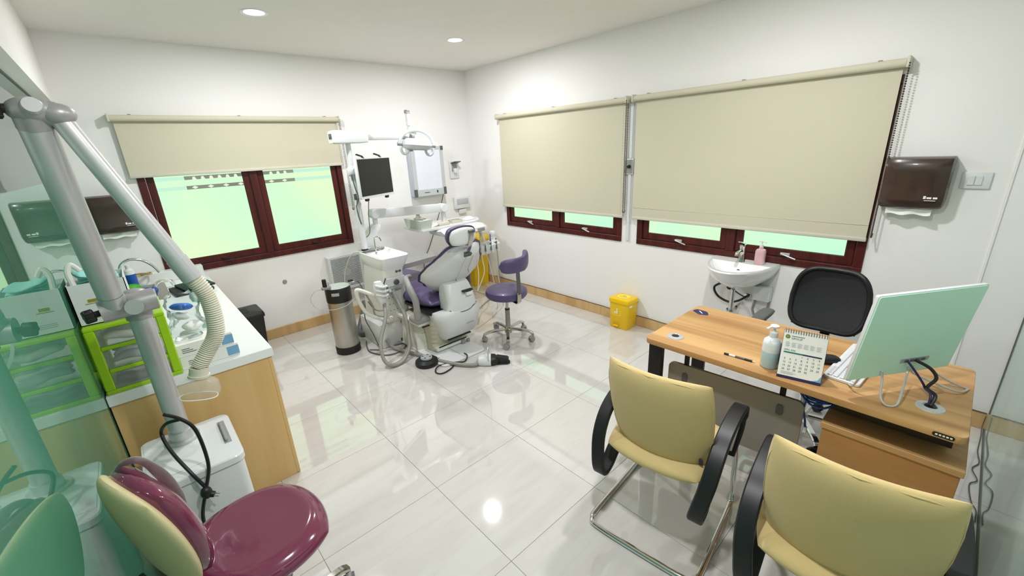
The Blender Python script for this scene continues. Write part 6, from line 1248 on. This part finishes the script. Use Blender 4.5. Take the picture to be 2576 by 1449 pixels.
for s in (-1, 1):
    g = G(); g.cyl((-3.476 + 0.003 * s, -2.789 + 0.006 * s, 0.50), (-3.462 + 0.003 * s, -2.797 + 0.006 * s, 0.494), 0.0024, seg=8); put(g, 'plug_pin', 'chrome', pl_)
# dental stool with plum seat in the foreground
t = thing('plum_stool', 'glossy plum dental stool with cream backed backrest in the foreground', 'stool', (-3.385, -3.14, 0))
star_base(t, 0.25, 0.115, 0.075, 'alup', 'grey', 'dgrey', a0=0.22, wr=0.028)
g = G(); g.cyl((0, 0, 0.10), (0, 0, 0.44), 0.026, 0.024, 20); put(g, 'gas_cylinder', 'alu', t, True)
fa = math.radians(20); FS = Matrix.Rotation(fa, 4, 'Z')
def dish(x, y):
    r = math.hypot(x / 0.2, y / 0.215); return 0.016 * min(1, max(0, (r - 0.45) / 0.4)) ** 1.5 - 0.03 * max(0, r - 0.85)
g = G(); g.pad(0.405, 0.44, 0.10, k=0.8, p=3.4, nu=32, nv=32, bend=dish, m=Matrix.Translation((-0.012, -0.03, 0.522)) @ Matrix.Rotation(0.12, 4, 'Z')); stc = put(g, 'seat', 'magenta', t, True, weld=True)
g = G(); g.lathe([(0.04, 0.43), (0.12, 0.45), (0.13, 0.462), (0, 0.462)], seg=28); put(g, 'seat_pan', 'black', t, True)
BC = FS @ Vector((-0.255, -0.02, 0.0)); BP = Matrix.Translation((BC.x, BC.y, 0.80)) @ FS @ Matrix.Rotation(math.radians(-9), 4, 'Y')
PMx = BP @ frame((0, 0, 0), (0, 1, 0), (0, 0, 1))      # local x: width, y: up, z: front
g = G(); g.pad(0.31, 0.375, 0.10, k=0.8, p=3, nu=24, nv=24, bend=lambda x, y: 0.9 * x * x, m=PMx @ Matrix.Translation((0, 0, 0.020))); bkc = put(g, 'backrest', 'magenta', t, True, weld=True)
g = G(); g.pad(0.32, 0.385, 0.06, k=0.8, p=3, nu=24, nv=24, bend=lambda x, y: 0.9 * x * x, m=PMx @ Matrix.Translation((0, 0, -0.012))); put(g, 'backrest_shell', 'creamv', t, True, weld=True)
g = G(); g.ribbon(spline([tuple(FS @ Vector((-0.05, 0, 0.455))), tuple(FS @ Vector((-0.20, 0, 0.455))), tuple(FS @ Vector((-0.285, 0, 0.50))), tuple(FS @ Vector((-0.30, 0, 0.66)))], 6), 0.05, 0.012, tuple(FS @ Vector((0, 1, 0)))); put(g, 'back_arm', 'black', t, True)
g = G(); g.pad(0.20, 0.22, 0.10, k=0.9, p=3, bend=lambda x, y: 0.9 * x * x, m=PMx @ Matrix.Translation((0.02, 0.085, 0.042))); put(g, 'plastic_wrap', 'clearp', bkc, True, weld=True)
